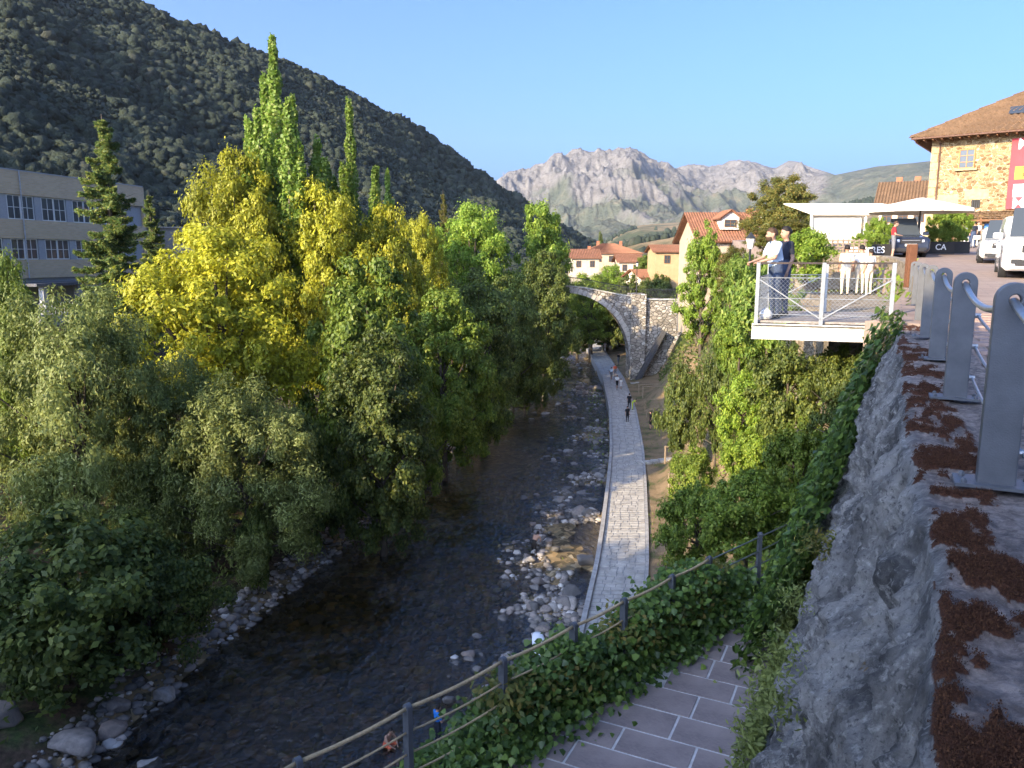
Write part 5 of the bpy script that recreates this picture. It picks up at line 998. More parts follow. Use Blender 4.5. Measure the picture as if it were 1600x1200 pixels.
def person(label, loc, rz, top, legs, pose='stand', H=1.75, shorts=False, hair=HAIRD, sleeve=True, build=1.0, vox=0.026, bare=False, extra=None, group=None, shoes=None, longhair=False, lean=0.0, fine=False, beard=False, beardmat=None):
    s = H/1.75; J = {'pel': (0, 0, .95), 'wai': (0, 0, 1.10), 'che': (0, .01, 1.33), 'nec': (0, .015, 1.47), 'hea': (0, -.015, 1.625)}
    for sx, n_ in ((-1, 'l'), (1, 'r')):
        J.update({'sho'+n_: (sx*.185, .01, 1.41), 'elb'+n_: (sx*.235, .03, 1.13), 'wri'+n_: (sx*.235, -.06, .90), 'hip'+n_: (sx*.088, 0, .92), 'kne'+n_: (sx*.10, -.015, .50), 'ank'+n_: (sx*.10, .02, .09)})
    J = {k: Vector(v) for k, v in J.items()}
    if pose == 'walk':
        J['knel'] = Vector((-.09, -.16, .52)); J['ankl'] = Vector((-.09, -.26, .10)); J['kner'] = Vector((.09, .06, .50)); J['ankr'] = Vector((.09, .32, .16)); J['elbl'] += Vector((0, .12, .02)); J['wril'] += Vector((0, .14, .04)); J['elbr'] += Vector((0, -.10, .02)); J['wrir'] += Vector((0, -.20, .08))
    if pose == 'lean':
        for n_, sx in (('l', -1), ('r', 1)): J['elb'+n_] = Vector((sx*.24, -.16, 1.16)); J['wri'+n_] = Vector((sx*.16, -.40, 1.09))
        for k in ('che', 'nec', 'hea', 'shol', 'shor'): J[k] += Vector((0, -.07, -.01))
        J['hea'] += Vector((0, -.05, -.02))
    if pose == 'hands':                     # holding something before the belly
        for n_, sx in (('l', -1), ('r', 1)): J['elb'+n_] = Vector((sx*.24, -.04, 1.12)); J['wri'+n_] = Vector((sx*.09, -.28, 1.08))
        J['hea'] += Vector((0, -.05, -.025))
    if pose == 'bend':
        for k, dy, dz in (('wai', -.08, -.02), ('che', -.28, -.10), ('nec', -.40, -.17), ('hea', -.50, -.22), ('shol', -.35, -.12), ('shor', -.35, -.12)): J[k] += Vector((0, dy, dz))
        for n_, sx in (('l', -1), ('r', 1)): J['elb'+n_] = Vector((sx*.24, -.42, 1.05)); J['wri'+n_] = Vector((sx*.12, -.58, .88))
    if pose == 'squat':
        for k in ('pel', 'wai', 'che', 'nec', 'hea', 'shol', 'shor', 'hipl', 'hipr'): J[k] += Vector((0, .12, -.50))
        for k, dy in (('wai', -.05), ('che', -.16), ('nec', -.22), ('hea', -.28), ('shol', -.18), ('shor', -.18)): J[k] += Vector((0, dy, 0))
        for n_, sx in (('l', -1), ('r', 1)): J['kne'+n_] = Vector((sx*.20, -.30, .50)); J['elb'+n_] = Vector((sx*.26, -.22, .68)); J['wri'+n_] = Vector((sx*.12, -.42, .50))
    b_ = build; P = []
    limb(P, J['pel'], J['wai'], .165*b_, .15*b_, 'legs', .68, .72); limb(P, J['wai'], J['che'], .15*b_, .175*b_, 'top', .75, .64); limb(P, J['che'], J['nec']-Vector((0, 0, .05)), .172*b_, .085, 'top', .6, .8)
    if b_ > 1.08: limb(P, J['wai']+Vector((0, -.05, -.02)), J['wai']+Vector((0, -.05, .10)), .14*b_, .13*b_, 'top', .8, .8)
    limb(P, J['nec']-Vector((0, 0, .03)), J['hea']-Vector((0, -.01, .06)), .056, .052, 'skin'); limb(P, J['hea']+Vector((0, -.005, -.045)), J['hea']+Vector((0, .012, .035)), .078, .088, 'skin', 1.12, 1.15)
    limb(P, J['hea']+Vector((0, -.095, -.01)), J['hea']+Vector((0, -.108, -.028)), .011, .016, 'skin')
    for sx in (-1, 1): limb(P, J['hea']+Vector((sx*.086, .01, -.025)), J['hea']+Vector((sx*.090, .012, .02)), .013, .018, 'skin')
    for n_, sx in (('l', -1), ('r', 1)):
        limb(P, J['sho'+n_]-Vector((sx*.05, 0, 0)), J['sho'+n_], .07*b_, .062*b_, 'top'); mid = J['sho'+n_].lerp(J['elb'+n_], .62)
        limb(P, J['sho'+n_], mid, .058*b_, .052*b_, 'top' if sleeve else 'skin'); limb(P, mid, J['elb'+n_], .043, .040, 'skin'); limb(P, J['elb'+n_], J['wri'+n_], .040, .028, 'skin')
        hd = (J['wri'+n_]-J['elb'+n_]).normalized(); limb(P, J['wri'+n_], J['wri'+n_]+hd*.09, .030, .036, 'skin', .8, .5)
        limb(P, J['hip'+n_], J['kne'+n_], .092*b_, .062, 'legs'); limb(P, J['kne'+n_], J['ank'+n_], .058, .040, 'skin' if shorts else 'legs'); limb(P, J['ank'+n_]+Vector((0, .03, -.045)), J['ank'+n_]+Vector((sx*.015, -.15, -.06)), .045, .038, 'shoe', .8, .7)
    if longhair: limb(P, J['hea']+Vector((0, .07, .0)), J['nec']+Vector((0, .10, -.10)), .075, .05, 'hair', .6, .5)
    B = prim_mesh(P); me_ = B.mesh('body'); tmp = bpy.data.objects.new('tmp', me_); COL.objects.link(tmp)
    r_ = tmp.modifiers.new('r', 'REMESH'); r_.mode = 'VOXEL'; r_.voxel_size = vox; sm_ = tmp.modifiers.new('s', 'SMOOTH'); sm_.factor = 0.5; sm_.iterations = 2
    dg = bpy.context.evaluated_depsgraph_get(); m2 = bpy.data.meshes.new_from_object(tmp.evaluated_get(dg)); bpy.data.objects.remove(tmp); m2.name = 'person'
    n = len(m2.polygons); C = np.zeros(n*3); m2.polygons.foreach_get('center', C); C = C.reshape(-1, 3); best = np.full(n, 9.); idx = np.zeros(n, dtype=np.int32); order = ['skin', 'top', 'legs', 'shoe', 'hair']
    for a, b, r0, r1, tg, f0, f1 in P:
        A_ = np.array(a); D_ = np.array(b)-A_; t_ = np.clip(((C-A_)@D_)/max(1e-9, D_@D_), 0, 1); rr_ = r0+(r1-r0)*t_; q = np.linalg.norm(C-A_-t_[:, None]*D_, axis=1)-rr_*(0.5+0.5*(f0+f1)/2); k = q < best; best[k] = q[k]; idx[k] = order.index(tg)
    m2.polygons.foreach_set('material_index', idx); m2.polygons.foreach_set('use_smooth', [True]*n)
    for m_ in (SKIN, SKIN if bare else top, legs, shoes or BLK, hair): m2.materials.append(m_)
    if fine:                                # fingers and thumb closed on the rail
        bm = bmesh.new(); bm.from_mesh(m2); FB = MB()
        for n_, sx in (('l', -1), ('r', 1)):
            w_ = J['wri'+n_]; hd = (w_-J['elb'+n_]).normalized(); side = hd.cross(Vector((0, 0, 1))).normalized()
            for k in range(4): o_ = w_+hd*.09+side*((k-1.5)*.018); l_ = (.05, .056, .052, .042)[k]; FB.tube([o_-hd*.02, o_+hd*l_*.7, o_+hd*l_*.9+Vector((0, 0, -.03)), o_+hd*l_*.5+Vector((0, 0, -.05))], [.0095, .009, .0085, .007], 6)
            o_ = w_+hd*.035-side*(sx*.03); FB.tube([o_, o_+hd*.035-side*(sx*.022), o_+hd*.06-side*(sx*.02)+Vector((0, 0, -.025))], [.012, .011, .008], 6)
        fm_ = FB.mesh('f', True); bm.from_mesh(fm_); bm.to_mesh(m2); bm.free(); bpy.data.meshes.remove(fm_)
    o = obj('person', m2); o.location = loc; o.rotation_euler = (lean, 0, rz); o.scale = (s, s, s); tag(o, label, 'person', group)
    hb = MB(); c_ = J['hea']; rings = []
    for k in range(7):
        ph = PI*(0.02+0.56*k/6); r_ = .098*math.sin(ph); z = .125*math.cos(ph); rings.append([(c_.x+r_*1.0*math.cos(a), c_.y+.012+(r_*1.18)*math.sin(a)+(0.0 if math.sin(a) > -0.2 else 0.028*(k/6)), c_.z+z+.012+(0.035*(k/6) if math.sin(a) < -0.3 else 0)) for a in np.linspace(0, 2*PI, 16, endpoint=False)])
    hb.loft(rings); hb.build('hair', hair, o, smooth=True)
    if beard: hb = MB(); hb.loft([[(c_.x+.07*f*math.cos(a), c_.y-.035+.068*f*math.sin(a), c_.z+z) for a in np.linspace(0, 2*PI, 12, endpoint=False)] for f, z in ((.5, -.125), (.9, -.105), (1.03, -.06), (1.0, -.045))]); hb.build('beard', hair, o, smooth=True)
    if fine:
        for sx in (-1, 1): MB().lathe([(.001, -.008), (.008, 0), (.001, .008)], 8).build('eye', BLK, o, (c_.x+sx*.032, c_.y-.092, c_.z+.008))
    return o
LB_c = cloth('pale_blue', (0.50, 0.60, 0.70)); NAVY = cloth('navy', (0.018, 0.022, 0.035)); DEN = cloth('denim', (0.05, 0.07, 0.12)); WHC = cloth('white', (0.72, 0.71, 0.68)); CRM = cloth('cream', (0.66, 0.58, 0.46)); REDC = cloth('red', (0.50, 0.03, 0.035)); BLC = cloth('black', (0.014, 0.014, 0.016)); GRY = cloth('grey', (0.16, 0.16, 0.17)); BLU = cloth('blue', (0.02, 0.16, 0.50)); LIME = cloth('lime', (0.52, 0.62, 0.06)); ORG = cloth('coral', (0.55, 0.12, 0.06))
dz = DZ+0.0
person('bearded man in pale blue T-shirt leaning on the platform rail', (5.12, 15.05, dz), R(-82), LB_c, DEN, 'lean', 1.76, hair=HAIRB, build=1.12, vox=0.016, fine=True, beard=True)
person('dark-haired man in navy T-shirt behind the bearded man', (5.48, 15.62, dz), R(-80), NAVY, DEN, 'stand', 1.78, vox=0.016, fine=True)
def pperson(label, px, pyf, Y, rz, top, legs, z=None, **kw):
    p = aty(px, pyf, Y); return person(label, (p.x, Y, float(zplaza(Y)) if z is None else z), rz, top, legs, **kw)
pperson('person in cream shirt and pale trousers seen from behind at left of three', 1319, 460, 27.0, PI-0.1, CRM, CRM, z=-1.37)
pperson('person in white shirt with hand down between the three by the wall', 1342, 460, 27.4, PI, WHC, CRM, z=-1.37)
pperson('shorter dark-haired person in pale clothes at right of three', 1356, 460, 27.0, PI+0.4, WHC, CRM, z=-1.37, H=1.62)
pperson('man in red T-shirt and grey shorts beside the dark car', 1394, 404, 35.5, 1.2, REDC, GRY, shorts=True, pose='hands', hair=HAIRB)
pperson('customer with dark backpack standing at the kiosk counter', 1519, 390, 52, PI, NAVY, DEN); pperson('second customer half hidden left of the backpack man', 1511, 390, 52.3, PI-0.5, GRY, DEN)
pperson('barman in white shirt behind the kiosk counter', 1527, 372, 54.5, 0, WHC, BLK)
def wperson(label, px, pyf, rz, top, legs, z=PZ, **kw): p = atz(px, pyf, z); return person(label, (p.x, p.y, z), rz, top, legs, **kw)
wperson('woman in black with pale shoes standing on the riverside path', 980, 661, 0.3, BLC, BLC, longhair=True, H=1.68, shoes=WHC); wperson('man in black behind the woman in black on the path', 983, 640, 2.8, BLC, BLC)
wperson('child in lime green sitting lean by the path edge', 988, 640, 1.2, LIME, LIME, H=1.35, pose='bend'); wperson('person in black T-shirt on the dry bank by the fence', 1016, 671, -1.4, BLC, BLC, shorts=True, z=gz(*atz(1016, 671, PZ)[:2]))
wperson('walker in white T-shirt and dark shorts on the path', 964, 608, 0.1, WHC, BLC, shorts=True, pose='walk'); wperson('child in white beside the white-shirted walker', 970, 608, 0.2, WHC, WHC, shorts=True, H=1.3)
wperson('walker in pale blue on the path before the pier', 955, 594, 0.1, LB_c, GRY, shorts=True, pose='walk'); wperson('walker in coral shirt beside the pale blue walker', 961, 589, 0.0, ORG, GRY, shorts=True)
wperson('walker in dark clothes beside the bridge pier', 966, 570, 0.2, BLC, GRY, pose='walk'); wperson('walker in green under the arch', 941, 549, 0.1, cloth('green', (0.06, 0.22, 0.07)), WHC, pose='walk'); wperson('walker in white under the arch', 945, 550, 0.1, WHC, WHC)
wperson('bare-chested wader in dark shorts in the shallows', 834, 872, 2.6, WHC, BLC, z=WZ-0.35, bare=True, shorts=True, sleeve=False, pose='bend', H=1.7)
wperson('man in bright blue T-shirt looking down among the shore stones', 684, 1166, 2.2, BLU, NAVY, z=WZ-0.2, pose='hands', H=1.62); wperson('bare-chested child crouching in the water by the man in blue', 607, 1178, 1.0, SKIN, ORG, z=WZ-0.3, pose='squat', bare=True, shorts=True, sleeve=False, H=1.45)
# white rag-like bag on the platform and litter on the walkway
b = MB(); b.lathe([(0.02, 0), (0.11, 0.02), (0.13, 0.09), (0.09, 0.17), (0.02, 0.22)], 9); tag(b.build('white_bag', WHC, loc=(4.86, 14.72, DZ), smooth=True), 'small white bag at the platform corner by the men', 'bag')
p = atz(1188, 940, LZ+0.02); b = MB(); b.face([(0, 0, 0), (0.12, 0.02, 0.03), (0.15, 0.12, 0.0), (0.03, 0.11, 0.05)]); b.face([(0, 0, 0), (0.03, 0.11, 0.05), (-0.05, 0.08, 0.01)]); tag(b.build('paper_scrap', WHT, loc=p), 'scrap of white paper at the end of the slate walkway', 'litter')
# ---------------------------------------------------------------- vehicles
TYRE = flat('tyre_rubber', (0.02, 0.02, 0.021), 0.85, 0, 0.2); RIM = flat('alloy_rim', (0.42, 0.42, 0.43), 0.35, 0.8, 0.1); LENS = flat('headlight_lens', (0.65, 0.66, 0.68), 0.12, 0.2, 0.05, 6, 0); TRIM = flat('black_plastic', (0.025, 0.025, 0.027), 0.6, 0, 0.1)
def paint(name, c, r=0.25):
    if name in MATS: return MATS[name]
    t = NT(name); t.b.inputs['Base Color'].default_value = (*c, 1); t.rough(r); t.b.inputs['Coat Weight'].default_value = 0.7; t.b.inputs['Coat Roughness'].default_value = 0.06
    d = t.noise(14, 5); t.col(t.mix(t.ramp(d, [(0.4, 0), (0.8, 0.3)]), c, [min(1, x*0.8+0.03) for x in c])); MATS[name] = t.m; return t.m
def sect(w, z0, z1, y, rnd=0.12, tum=0.0):
    """closed cross-section at length y; half width w, from z0 to z1, sides leaning in by tum at the top"""
    r = rnd; return [(-w+r, y, z0), (w-r, y, z0), (w, y, z0+r), (w, y, (z0+z1)/2), (w-tum*0.5, y, z1-r), (w-tum-r, y, z1), (-w+tum+r, y, z1), (-w+tum*0.5, y, z1-r), (-w, y, (z0+z1)/2), (-w, y, z0+r)]
def vehicle(name, label, cat, loc, rz, pm_, W_, secs, cab, wheels, wr, lights_z, plate=None, rails=False, front_dark=True):
    """front faces -y. secs: hull (y, halfw, z0, z1); cab: greenhouse (y, halfw, z0, z1, tumble)"""
    t_ = thing(name, label, cat, loc, rz); b = MB(); b.loft([sect(w, z0, z1, y) for y, w, z0, z1 in secs]); body = b.build('body', pm_, t_, smooth=False, bevel=0.03)
    b = MB(); b.loft([sect(w, z0, z1, y, 0.06, tu) for y, w, z0, z1, tu in cab]); cb = b.build('cabin', pm_, t_, bevel=0.02)
    # windscreen and side glass, set just proud of the cabin
    y0, w0, z0, z1, tu0 = cab[0]; y1, w1, _, z1b, tu1 = cab[1]
    MB().prism([(0, 0)]*0 or [(-w0*0.9, 0.0), (w0*0.9, 0.0), (w1-tu1-0.10, 1.0), (-(w1-tu1)+0.10, 1.0)], 0, 0.012, 'y').build('windscreen', GLASS, cb).matrix_local = Matrix(((1, 0, 0, 0), (0, 1, (y1-y0), y0-0.012), (0, 0, (z1b-z0-0.10), z0+0.04), (0, 0, 0, 1)))
    n = len(cab)
    for sx in (-1, 1):
        for i in range(1, n-1):
            ya, wa, za, zb_, ta = cab[i]; yb, wb_, zc, zd, tb = cab[i+1]
            lo = lambda f, w_, ta_: sx*(w_-0.5*ta_*f*1.0+0.012)
            b = MB(); p_ = 0.07; h0, h1 = za+0.10, min(zb_, zd)-0.14; m_ = MB()
            f0 = (h0-za)/(zb_-za); f1 = (h1-za)/(zb_-za)
            xa0, xa1 = sx*(wa+0.008), sx*(wa-ta*0.62+0.012); m_.face([(xa0, ya+p_, h0), (sx*(wb_+0.008), yb-p_, h0), (sx*(wb_-tb*0.62+0.012), yb-p_-0.05, h1), (xa1, ya+p_+(0.25 if i == 1 else 0), h1)]); m_.build('side_window', GLASS, cb)
        MB().box((sx*(secs[1][1]-0.03), cab[0][0]+0.25, cab[0][2]+0.14), (0.26, 0.12, 0.17)).build('wing_mirror', pm_, t_, bevel=0.03).location.x = sx*0.16
        b = MB(); yf = secs[0][0]; wf = secs[0][1]; b.loft([[(sx*(wf*0.62), yf-0.035, lights_z-0.07), (sx*(wf*0.98), yf+0.05, lights_z-0.03), (sx*(wf*1.0), yf+0.08, lights_z+0.09), (sx*(wf*0.62), yf-0.03, lights_z+0.05)], [(sx*(wf*0.62), yf+0.2, lights_z-0.07), (sx*(wf*0.98), yf+0.25, lights_z-0.03), (sx*(wf*1.0), yf+0.28, lights_z+0.09), (sx*(wf*0.62), yf+0.2, lights_z+0.05)]]); b.build('headlight', LENS, t_)
        if rails: MB().bar((sx*(cab[2][1]-cab[2][4]-0.12), cab[1][0]+0.2, cab[1][3]+0.05), (sx*(cab[2][1]-cab[2][4]-0.12), cab[-2][0]-0.1, cab[-2][3]+0.05), 0.04).build('roof_rail', RIM, t_)
        b = MB(); b.box((sx*(wf*0.72), yf-0.045, lights_z-0.38), (0.26, 0.03, 0.12)); b.build('fog_light', TRIM, t_)
    yf, wf = secs[0][0], secs[0][1]; MB().box((0, yf-0.03, lights_z-0.02), (wf*1.15, 0.05, 0.20)).build('grille', TRIM, t_); MB().box((0, yf-0.04, lights_z-0.42), (wf*1.5, 0.06, 0.16)).build('lower_bumper', TRIM, t_); MB().box((0, yf-0.062, lights_z+0.02), (wf*1.0, 0.012, 0.025)).build('chrome_bar', RIM, t_)
    MB().box((0, yf-0.075, lights_z-0.20), (0.52, 0.012, 0.11)).build('number_plate', WHT, t_)
    for yw in wheels:
        for sx in (-1, 1):
            w_ = thing('wheel', None, None, (sx*(W_-0.10), yw, wr)); w_.parent = t_; w_.rotation_euler = (0, PI/2, 0); MB().lathe([(wr*0.62, -0.11), (wr*0.95, -0.11), (wr, -0.06), (wr, 0.06), (wr*0.95, 0.11), (wr*0.62, 0.11)], 24).build('tyre', TYRE, w_, smooth=True)
            MB().lathe([(0.04, -0.12), (wr*0.6, -0.105), (wr*0.63, 0), (wr*0.6, 0.105), (0.04, 0.12)], 12).build('rim', RIM, w_)
        MB().box((0, yw, wr+0.03), (2*W_+0.02, wr*2.3, wr*0.9)).build('wheel_arch', TRIM, t_) if False else None
    return t_
p = aty(1421, 402, 37.5); zc_ = float(zplaza(37.5))
vehicle('parked_car', 'dark blue sport utility car with roof rails facing the viewer', 'car', (p.x, 37.5, zc_), R(-12), paint('dark_blue_paint', (0.018, 0.026, 0.05)), 0.92,
        [(0, 0.80, 0.32, 0.86), (0.12, 0.90, 0.24, 0.98), (0.9, 0.93, 0.22, 1.06), (1.2, 0.93, 0.22, 1.10), (3.6, 0.93, 0.22, 1.12), (4.4, 0.90, 0.28, 1.10), (4.6, 0.82, 0.36, 1.0)], [(1.15, 0.80, 1.04, 1.08, 0.02), (1.95, 0.84, 1.04, 1.64, 0.17), (2.9, 0.85, 1.04, 1.68, 0.18), (3.9, 0.83, 1.04, 1.62, 0.18), (4.45, 0.78, 1.04, 1.12, 0.04)], (0.9, 3.6), 0.36, 0.80, rails=True)
WPAINT = paint('white_van_paint', (0.70, 0.69, 0.66))
pv = aty(1594, 418, 23.0); zv = float(zplaza(23))
vehicle('parked_van', 'white van with dark side windows cut by the right picture edge', 'van', (15.35, 22.6, float(zplaza(22.6))), R(-30), WPAINT, 0.97,
        [(0, 0.82, 0.34, 0.95), (0.12, 0.94, 0.26, 1.08), (0.9, 0.97, 0.24, 1.22), (1.3, 0.97, 0.24, 1.26), (4.7, 0.97, 0.24, 1.28), (4.95, 0.94, 0.3, 1.25)], [(0.95, 0.86, 1.18, 1.24, 0.02), (1.75, 0.92, 1.18, 1.92, 0.12), (2.9, 0.94, 1.18, 1.97, 0.12), (4.0, 0.94, 1.18, 1.97, 0.12), (4.9, 0.92, 1.18, 1.90, 0.13)], (0.9, 4.0), 0.34, 0.92)
p2_ = aty(1572, 400, 28)
vehicle('parked_car', 'white car parked behind the white van', 'car', (19.9, 31.5, float(zplaza(31.5))), R(-30), WPAINT, 0.90,
        [(0, 0.76, 0.32, 0.80), (0.12, 0.86, 0.24, 0.92), (1.0, 0.9, 0.22, 1.0), (3.4, 0.9, 0.22, 1.04), (4.1, 0.86, 0.3, 1.0)], [(0.95, 0.78, 0.96, 1.02, 0.02), (1.75, 0.82, 0.96, 1.52, 0.15), (2.6, 0.83, 0.96, 1.56, 0.16), (3.4, 0.81, 0.96, 1.50, 0.16), (4.0, 0.76, 0.96, 1.04, 0.04)], (0.85, 3.3), 0.33, 0.76)
# ---------------------------------------------------------------- near vegetation: right slope trees, ivy, ground cover
def rtree(name, label, kind, v, px, pyt, pyb, D, wpx, lm, cat='shrub', **kw):
    """bush whose crown spans pyt..pyb on the photo at depth D (rooted on the slope behind it)"""
    p = aty(px, pyt, D); q = aty(px, pyb, D); return tree(name, label, kind, v, p.x, D, p.z, wpx/1200*D, lm, cat, z=q.z, **kw)
rtree('walnut_tree', 'large-leaved walnut tree in sun left of the platform', 'big', 0, 1166, 418, 590, 30, 105, L_wal, 'tree'); rtree('walnut_tree', 'second walnut crown directly behind the platform rail', 'big', 1, 1205, 430, 560, 24, 120, L_wal, 'tree')
rtree('sloping_shrub', 'dark green shrub beside the path below the walnut', 'round', 0, 1065, 565, 715, 44, 85, L_drk); rtree('sloping_shrub', 'shaded bush under the walnut at the cliff', 'round', 1, 1125, 545, 720, 36, 85, L_drk)
rtree('sloping_shrub', 'dark bush hanging below the platform beam', 'round', 0, 1235, 535, 700, 20, 150, L_drk); rtree('sloping_shrub', 'sunlit yellow-green bush on the cliff below the platform', 'round', 1, 1165, 585, 700, 24, 100, L_lim); rtree('sloping_shrub', 'lower sunlit bush with yellow leaves on the cliff', 'round', 0, 1185, 665, 775, 21, 120, L_lim)
rtree('sloping_shrub', 'green bush in shade between the cliff and the ivy wall', 'round', 1, 1255, 660, 830, 16.5, 150, L_grn); rtree('sloping_shrub', 'low bush at the end railing of the walkway', 'round', 0, 1170, 770, 880, 15, 190, L_grn); rtree('sloping_shrub', 'leafy bush left of the end railing', 'round', 1, 1090, 800, 900, 15.5, 150, L_grn)
rtree('sloping_shrub', 'bush at the foot of the wall beside the end railing', 'round', 0, 1275, 790, 920, 12.6, 100, L_grn); rtree('sloping_shrub', 'green shrub by the timber fences', 'round', 1, 1085, 700, 800, 30, 90, L_grn)
rtree('sloping_shrub', 'bright bush below the walnut in the sun', 'round', 1, 1158, 500, 570, 27, 80, L_lim); rtree('sloping_shrub', 'leafy shrub under the lantern left of the men', 'round', 0, 1165, 395, 470, 34, 90, L_wal); rtree('sloping_shrub', 'sunlit shrub behind the men on the platform', 'round', 1, 1260, 380, 450, 27, 110, L_lim)
def heart_leaves(name, P, N, size, mat, label, cat, rg, hang=None):
    """ivy-like five-point leaves as two folded quads"""
    n = len(P); r = rg.normal(size=(n, 3)); down = np.tile([0, 0, -1.0], (n, 1))+r*0.45; u = down-N*np.sum(down*N, axis=1)[:, None]; u = unit(u); v = np.cross(N, u); s = (np.asarray(size)*rg.uniform(0.55, 1.3, n))[:, None]
    tip = P+u*s; base = P-u*s*0.45; l_ = P-u*s*0.15+v*s*0.75-N*s*0.18; r2 = P-u*s*0.15-v*s*0.75-N*s*0.18; ml = P+u*s*0.45+v*s*0.45-N*s*0.10; mr = P+u*s*0.45-v*s*0.45-N*s*0.10
    V = np.stack([base, l_, ml, tip, mr, r2], 1).reshape(-1, 3); i = np.arange(n)[:, None]*6; F = np.concatenate([i+np.array([[0, 1, 2, 3]]), i+np.array([[0, 3, 4, 5]])], 0)
    return tag(obj(name, np_mesh(name, V, F), None, mat), label, cat)
rg = np.random.default_rng(77)
# ivy curtain over the far end of the wall
n = 9500; s_ = rg.uniform(8.2, 14.6, n); u_ = rg.uniform(0, 1, n); lim = sstep(8.0, 11.2, s_)*1.05+0.0; keep = (u_ > 1-lim*1.0) | (s_ > 11.2); s_, u_ = s_[keep], u_[keep]; n = len(s_)
off = -0.15+1.5*u_+rg.uniform(0.0, 0.40, n)+0.25*(fbm(s_*1.2, u_*4, 3)-0.3); z = -1.0-4.7*u_+rg.uniform(-0.1, 0.1, n); P = np.stack([WO.x+WD.x*s_+WN.x*off, WO.y+WD.y*s_+WN.y*off, z], 1)
N = unit(np.array([WN.x, WN.y, 0.5])[None]+rg.normal(size=(n, 3))*0.45); heart_leaves('ivy_curtain', P, N, np.full(n, 0.085), L_ivy, 'dark ivy hanging over the far end of the mossy wall', 'ivy', rg)
# ivy and creepers over the rope railing
n = 15000; x_ = rg.uniform(2.2, 9.0, n); hmax = 0.25+0.95*fbm(x_*0.9, x_*0+4, 3)*sstep(2.2, 4.5, x_); h_ = rg.uniform(0.0, 1, n)**1.4*hmax+0.02; yo = rg.normal(0.06, 0.17, n)-np.where(h_ < 0.3, rg.uniform(0, 1, n)**2*0.38, 0.0)
P = np.stack([LA.x+LD.x*x_-LNr.x*yo, LA.y+LD.y*x_-LNr.y*yo, LZ+h_], 1); N = unit(np.array([-0.3, -0.6, 0.8])[None]+rg.normal(size=(n, 3))*0.6)
heart_leaves('ivy_hedge', P, N, np.full(n, 0.06), L_ivy, 'ivy and creeper grown over the rope railing of the walkway', 'ivy', rg)
n = 7000; x_ = rg.uniform(3.2, 9.0, n); h_ = rg.uniform(0.0, 1, n)*(0.35+0.8*fbm(x_*1.4+9, x_*0+1, 3)); yo = rg.normal(0, 0.16, n)+0.05; P = np.stack([LA.x+LD.x*x_-LNr.x*yo, LA.y+LD.y*x_-LNr.y*yo, LZ+h_], 1); k = fbm(x_*1.3, h_*2, 3) > 0.45; P = P[k]; n = len(P)
V, F = leaf_quads(P, unit(np.array([-0.2, -0.6, 0.8])[None]+rg.normal(size=(n, 3))*0.7), np.full(n, 0.045), rg, 0.6, 0.1); tag(obj('creeper', np_mesh('creeper', V, F), None, L_ash), 'yellowing creeper tangled in the rope railing posts', 'creeper')
n = 5200; x_ = rg.uniform(-0.5, 5.5, n); d_ = rg.uniform(0.1, 2.2, n); P = np.stack([LA.x+LD.x*x_-LNr.x*d_, LA.y+LD.y*x_-LNr.y*d_, LZ-0.15-0.75*d_+rg.uniform(0, 0.35, n)], 1)
heart_leaves('ivy_slope', P, unit(np.array([-0.4, -0.4, 0.9])[None]+rg.normal(size=(n, 3))*0.4), np.full(n, 0.115), L_fre, 'bright big-leaved ivy on the bank below the rope railing', 'ivy', rg)
rtree('sloping_shrub', 'dark shrub filling the corner under the platform by the wall', 'round', 1, 1318, 548, 700, 14.8, 120, L_drk)
# ground cover on the slopes
def cover(name, n, x0, x1, y0, y1, cond, hgt, leaf, mat, label, cat, seed, asp=0.5):
    r_ = np.random.default_rng(seed); x = r_.uniform(x0, x1, n); y = r_.uniform(y0, y1, n); k = cond(x, y); x, y = x[k], y[k]; n = len(x); z = ground(x, y)+r_.uniform(0, 1, n)**1.3*hgt*(0.4+1.2*fbm(x*0.7, y*0.7, 3))
    V, F = leaf_quads(np.stack([x, y, z], 1), unit(np.array([-0.35, -0.35, 0.7])[None]+r_.normal(size=(n, 3))*0.6), np.full(n, leaf), r_, asp, 0.1); o = obj(name, np_mesh(name, V, F), None, mat); return tag(o, label, cat, kind='stuff')
pr = lambda y: PL(y)+PW
cover('slope_undergrowth', 60000, -2, 26, 12, 60, lambda x, y: (x > pr(y)+np.where(y > 36, 4.2, 0.6)+1.0*np.sin(y*0.7)) & (x < XE(y)+0.6), 0.9, 0.13, L_grn, 'leafy undergrowth covering the slope above the riverside path', 'undergrowth', 31)
cover('slope_undergrowth', 42000, -10, 8, 3, 26, lambda x, y: (x > pr(y)+0.3) & ((np.stack([x, y], -1)-np.array([LA.x, LA.y]))@np.array([LNr.x, LNr.y]) < -0.15) & (x < XE(y)+1.2), 0.7, 0.075, L_fre, 'fresh green weeds on the bank below the rope railing', 'undergrowth', 32)
cover('far_slope_undergrowth', 26000, 8, 40, 58, 112, lambda x, y: (x > pr(y)+4.0) & (x < XE(y)+5) & ~((y > 97) & (y < 106)), 1.3, 0.22, L_drk, 'dark undergrowth on the slope near the bridge', 'undergrowth', 33)
cover('bank_undergrowth', 60000, -60, 10, 20, 100, lambda x, y: (x < XL(y)-1.6-1.5*fbm(x*0.3, y*0.3, 2)) & (x > XL(y)-26), 0.8, 0.17, L_drk, 'dark undergrowth beneath the left bank trees', 'undergrowth', 34)
cover('bar_weeds', 9000, -2, 14, 26, 96, lambda x, y: (x < PL(y)-0.3) & (x > PL(y)-2.3) & (fbm(x*0.5, y*0.16+3, 3) > 0.56), 0.6, 0.10, L_grn, 'green weeds growing between the stones at the path wall', 'weeds', 35)
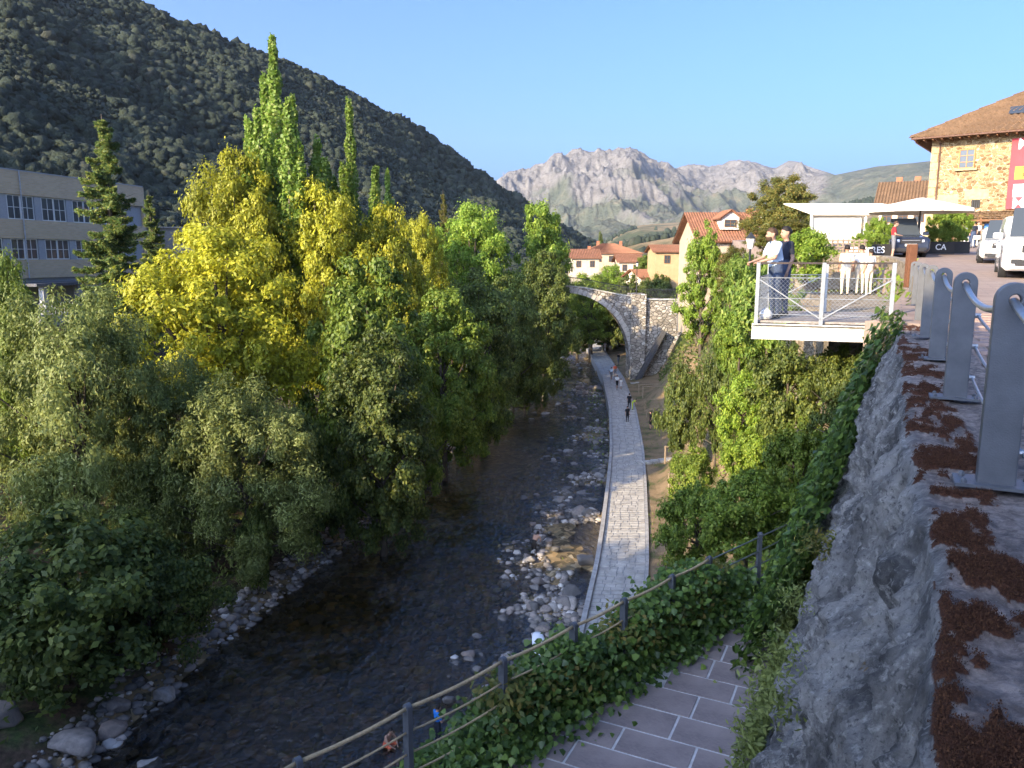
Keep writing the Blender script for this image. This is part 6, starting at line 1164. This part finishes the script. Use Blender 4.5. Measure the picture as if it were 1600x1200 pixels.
cover('path_edge_grass', 12000, 2, 22, 28, 96, lambda x, y: (x > pr(y)+0.2) & (x < pr(y)+4.5) & (fbm(x*0.4+8, y*0.2, 3) > 0.53), 0.25, 0.09, L_grn, 'short grass on the bank right of the path', 'grass', 36, 0.2)
# grass fringe at the wall foot
n = 7000; s_ = rg.uniform(4.2, 12.2, n); o_ = 1.02+np.abs(rg.normal(0, 0.14, n))+0.12*fbm(s_*2, s_*0, 2); z = LZ+rg.uniform(0, 1, n)**1.6*0.45*(0.3+fbm(s_*1.7, s_*0+3, 3)); P = np.stack([WO.x+WD.x*s_+WN.x*o_, WO.y+WD.y*s_+WN.y*o_, z], 1)
V, F = leaf_quads(P, unit(rg.normal(size=(n, 3))*0.8+np.array([-0.5, -0.5, 0.4])), np.full(n, 0.05), rg, 0.35, 0.1); tag(obj('wall_foot_weeds', np_mesh('wall_foot_weeds', V, F), None, L_wil), 'olive weeds along the foot of the rock wall', 'weeds', kind='stuff')
for i, (s0, u0, m_) in enumerate([(4.6, 0.45, L_wil), (3.0, 0.35, L_wil), (6.3, 0.5, L_wil), (2.2, 0.55, L_fre), (5.2, 0.28, L_ash)]):
    n = 260; a = rg.normal(size=(n, 3))*np.array([0.10, 0.10, 0.09]); c = wpt(s0, 1.38*u0**0.92+0.12, -1.18-4.75*u0); P = a+np.array(c); V, F = leaf_quads(P, unit(rg.normal(size=(n, 3))+np.array([-0.4, 0, 0.6])), np.full(n, 0.028), rg, 0.4, 0.1)
    tag(obj('wall_plant', np_mesh('wall_plant', V, F), None, m_), ['olive tuft growing in the rock wall level with the big rail post', 'small grey-green tuft midway down the near rock face', 'dry tuft high on the rock wall near the weeds', 'little green plant low on the near rock face', 'reddish tuft near the top of the rock wall'][i], 'plant', kind='stuff')
# ---------------------------------------------------------------- out of frame: unseen house and trees added to shade the foreground
hs = house('tall town house behind the viewpoint across the river', (-40, -60, -14), 42, 46, 27, 5, 0, (0.55, 0.5, 0.42), wins=(6, 3), hip=True)  # added out of view to keep the low sun off the wall
for i, (x, y, top) in enumerate([(-38, 7, 6), (-34, 0, 7), (-50, 3, 9)]):
    tree('added_shade_tree', 'tall tree on the left bank beside the town house', 'alder', i % 2, x, y, top, 10.5, L_drk, group='trees beside the town house')  # added out of view to block sun from the near left willows

# ---------------------------------------------------------------- evening haze in the valley air
b = MB(); b.box((500, 3000, 480), (9000, 7600, 998)); hz = b.build('haze', None); t = NT('haze_air'); t.t.nodes.remove(t.b)
pv_ = t.n('VolumePrincipled', Density=0.00005, Anisotropy=0.2); pv_.inputs['Color'].default_value = (0.80, 0.88, 1.0, 1); t.l(pv_.outputs[0], t.out.inputs['Volume']); hz.data.materials.append(t.m); tag(hz, 'thin blue evening haze filling the valley air', 'haze', kind='stuff')
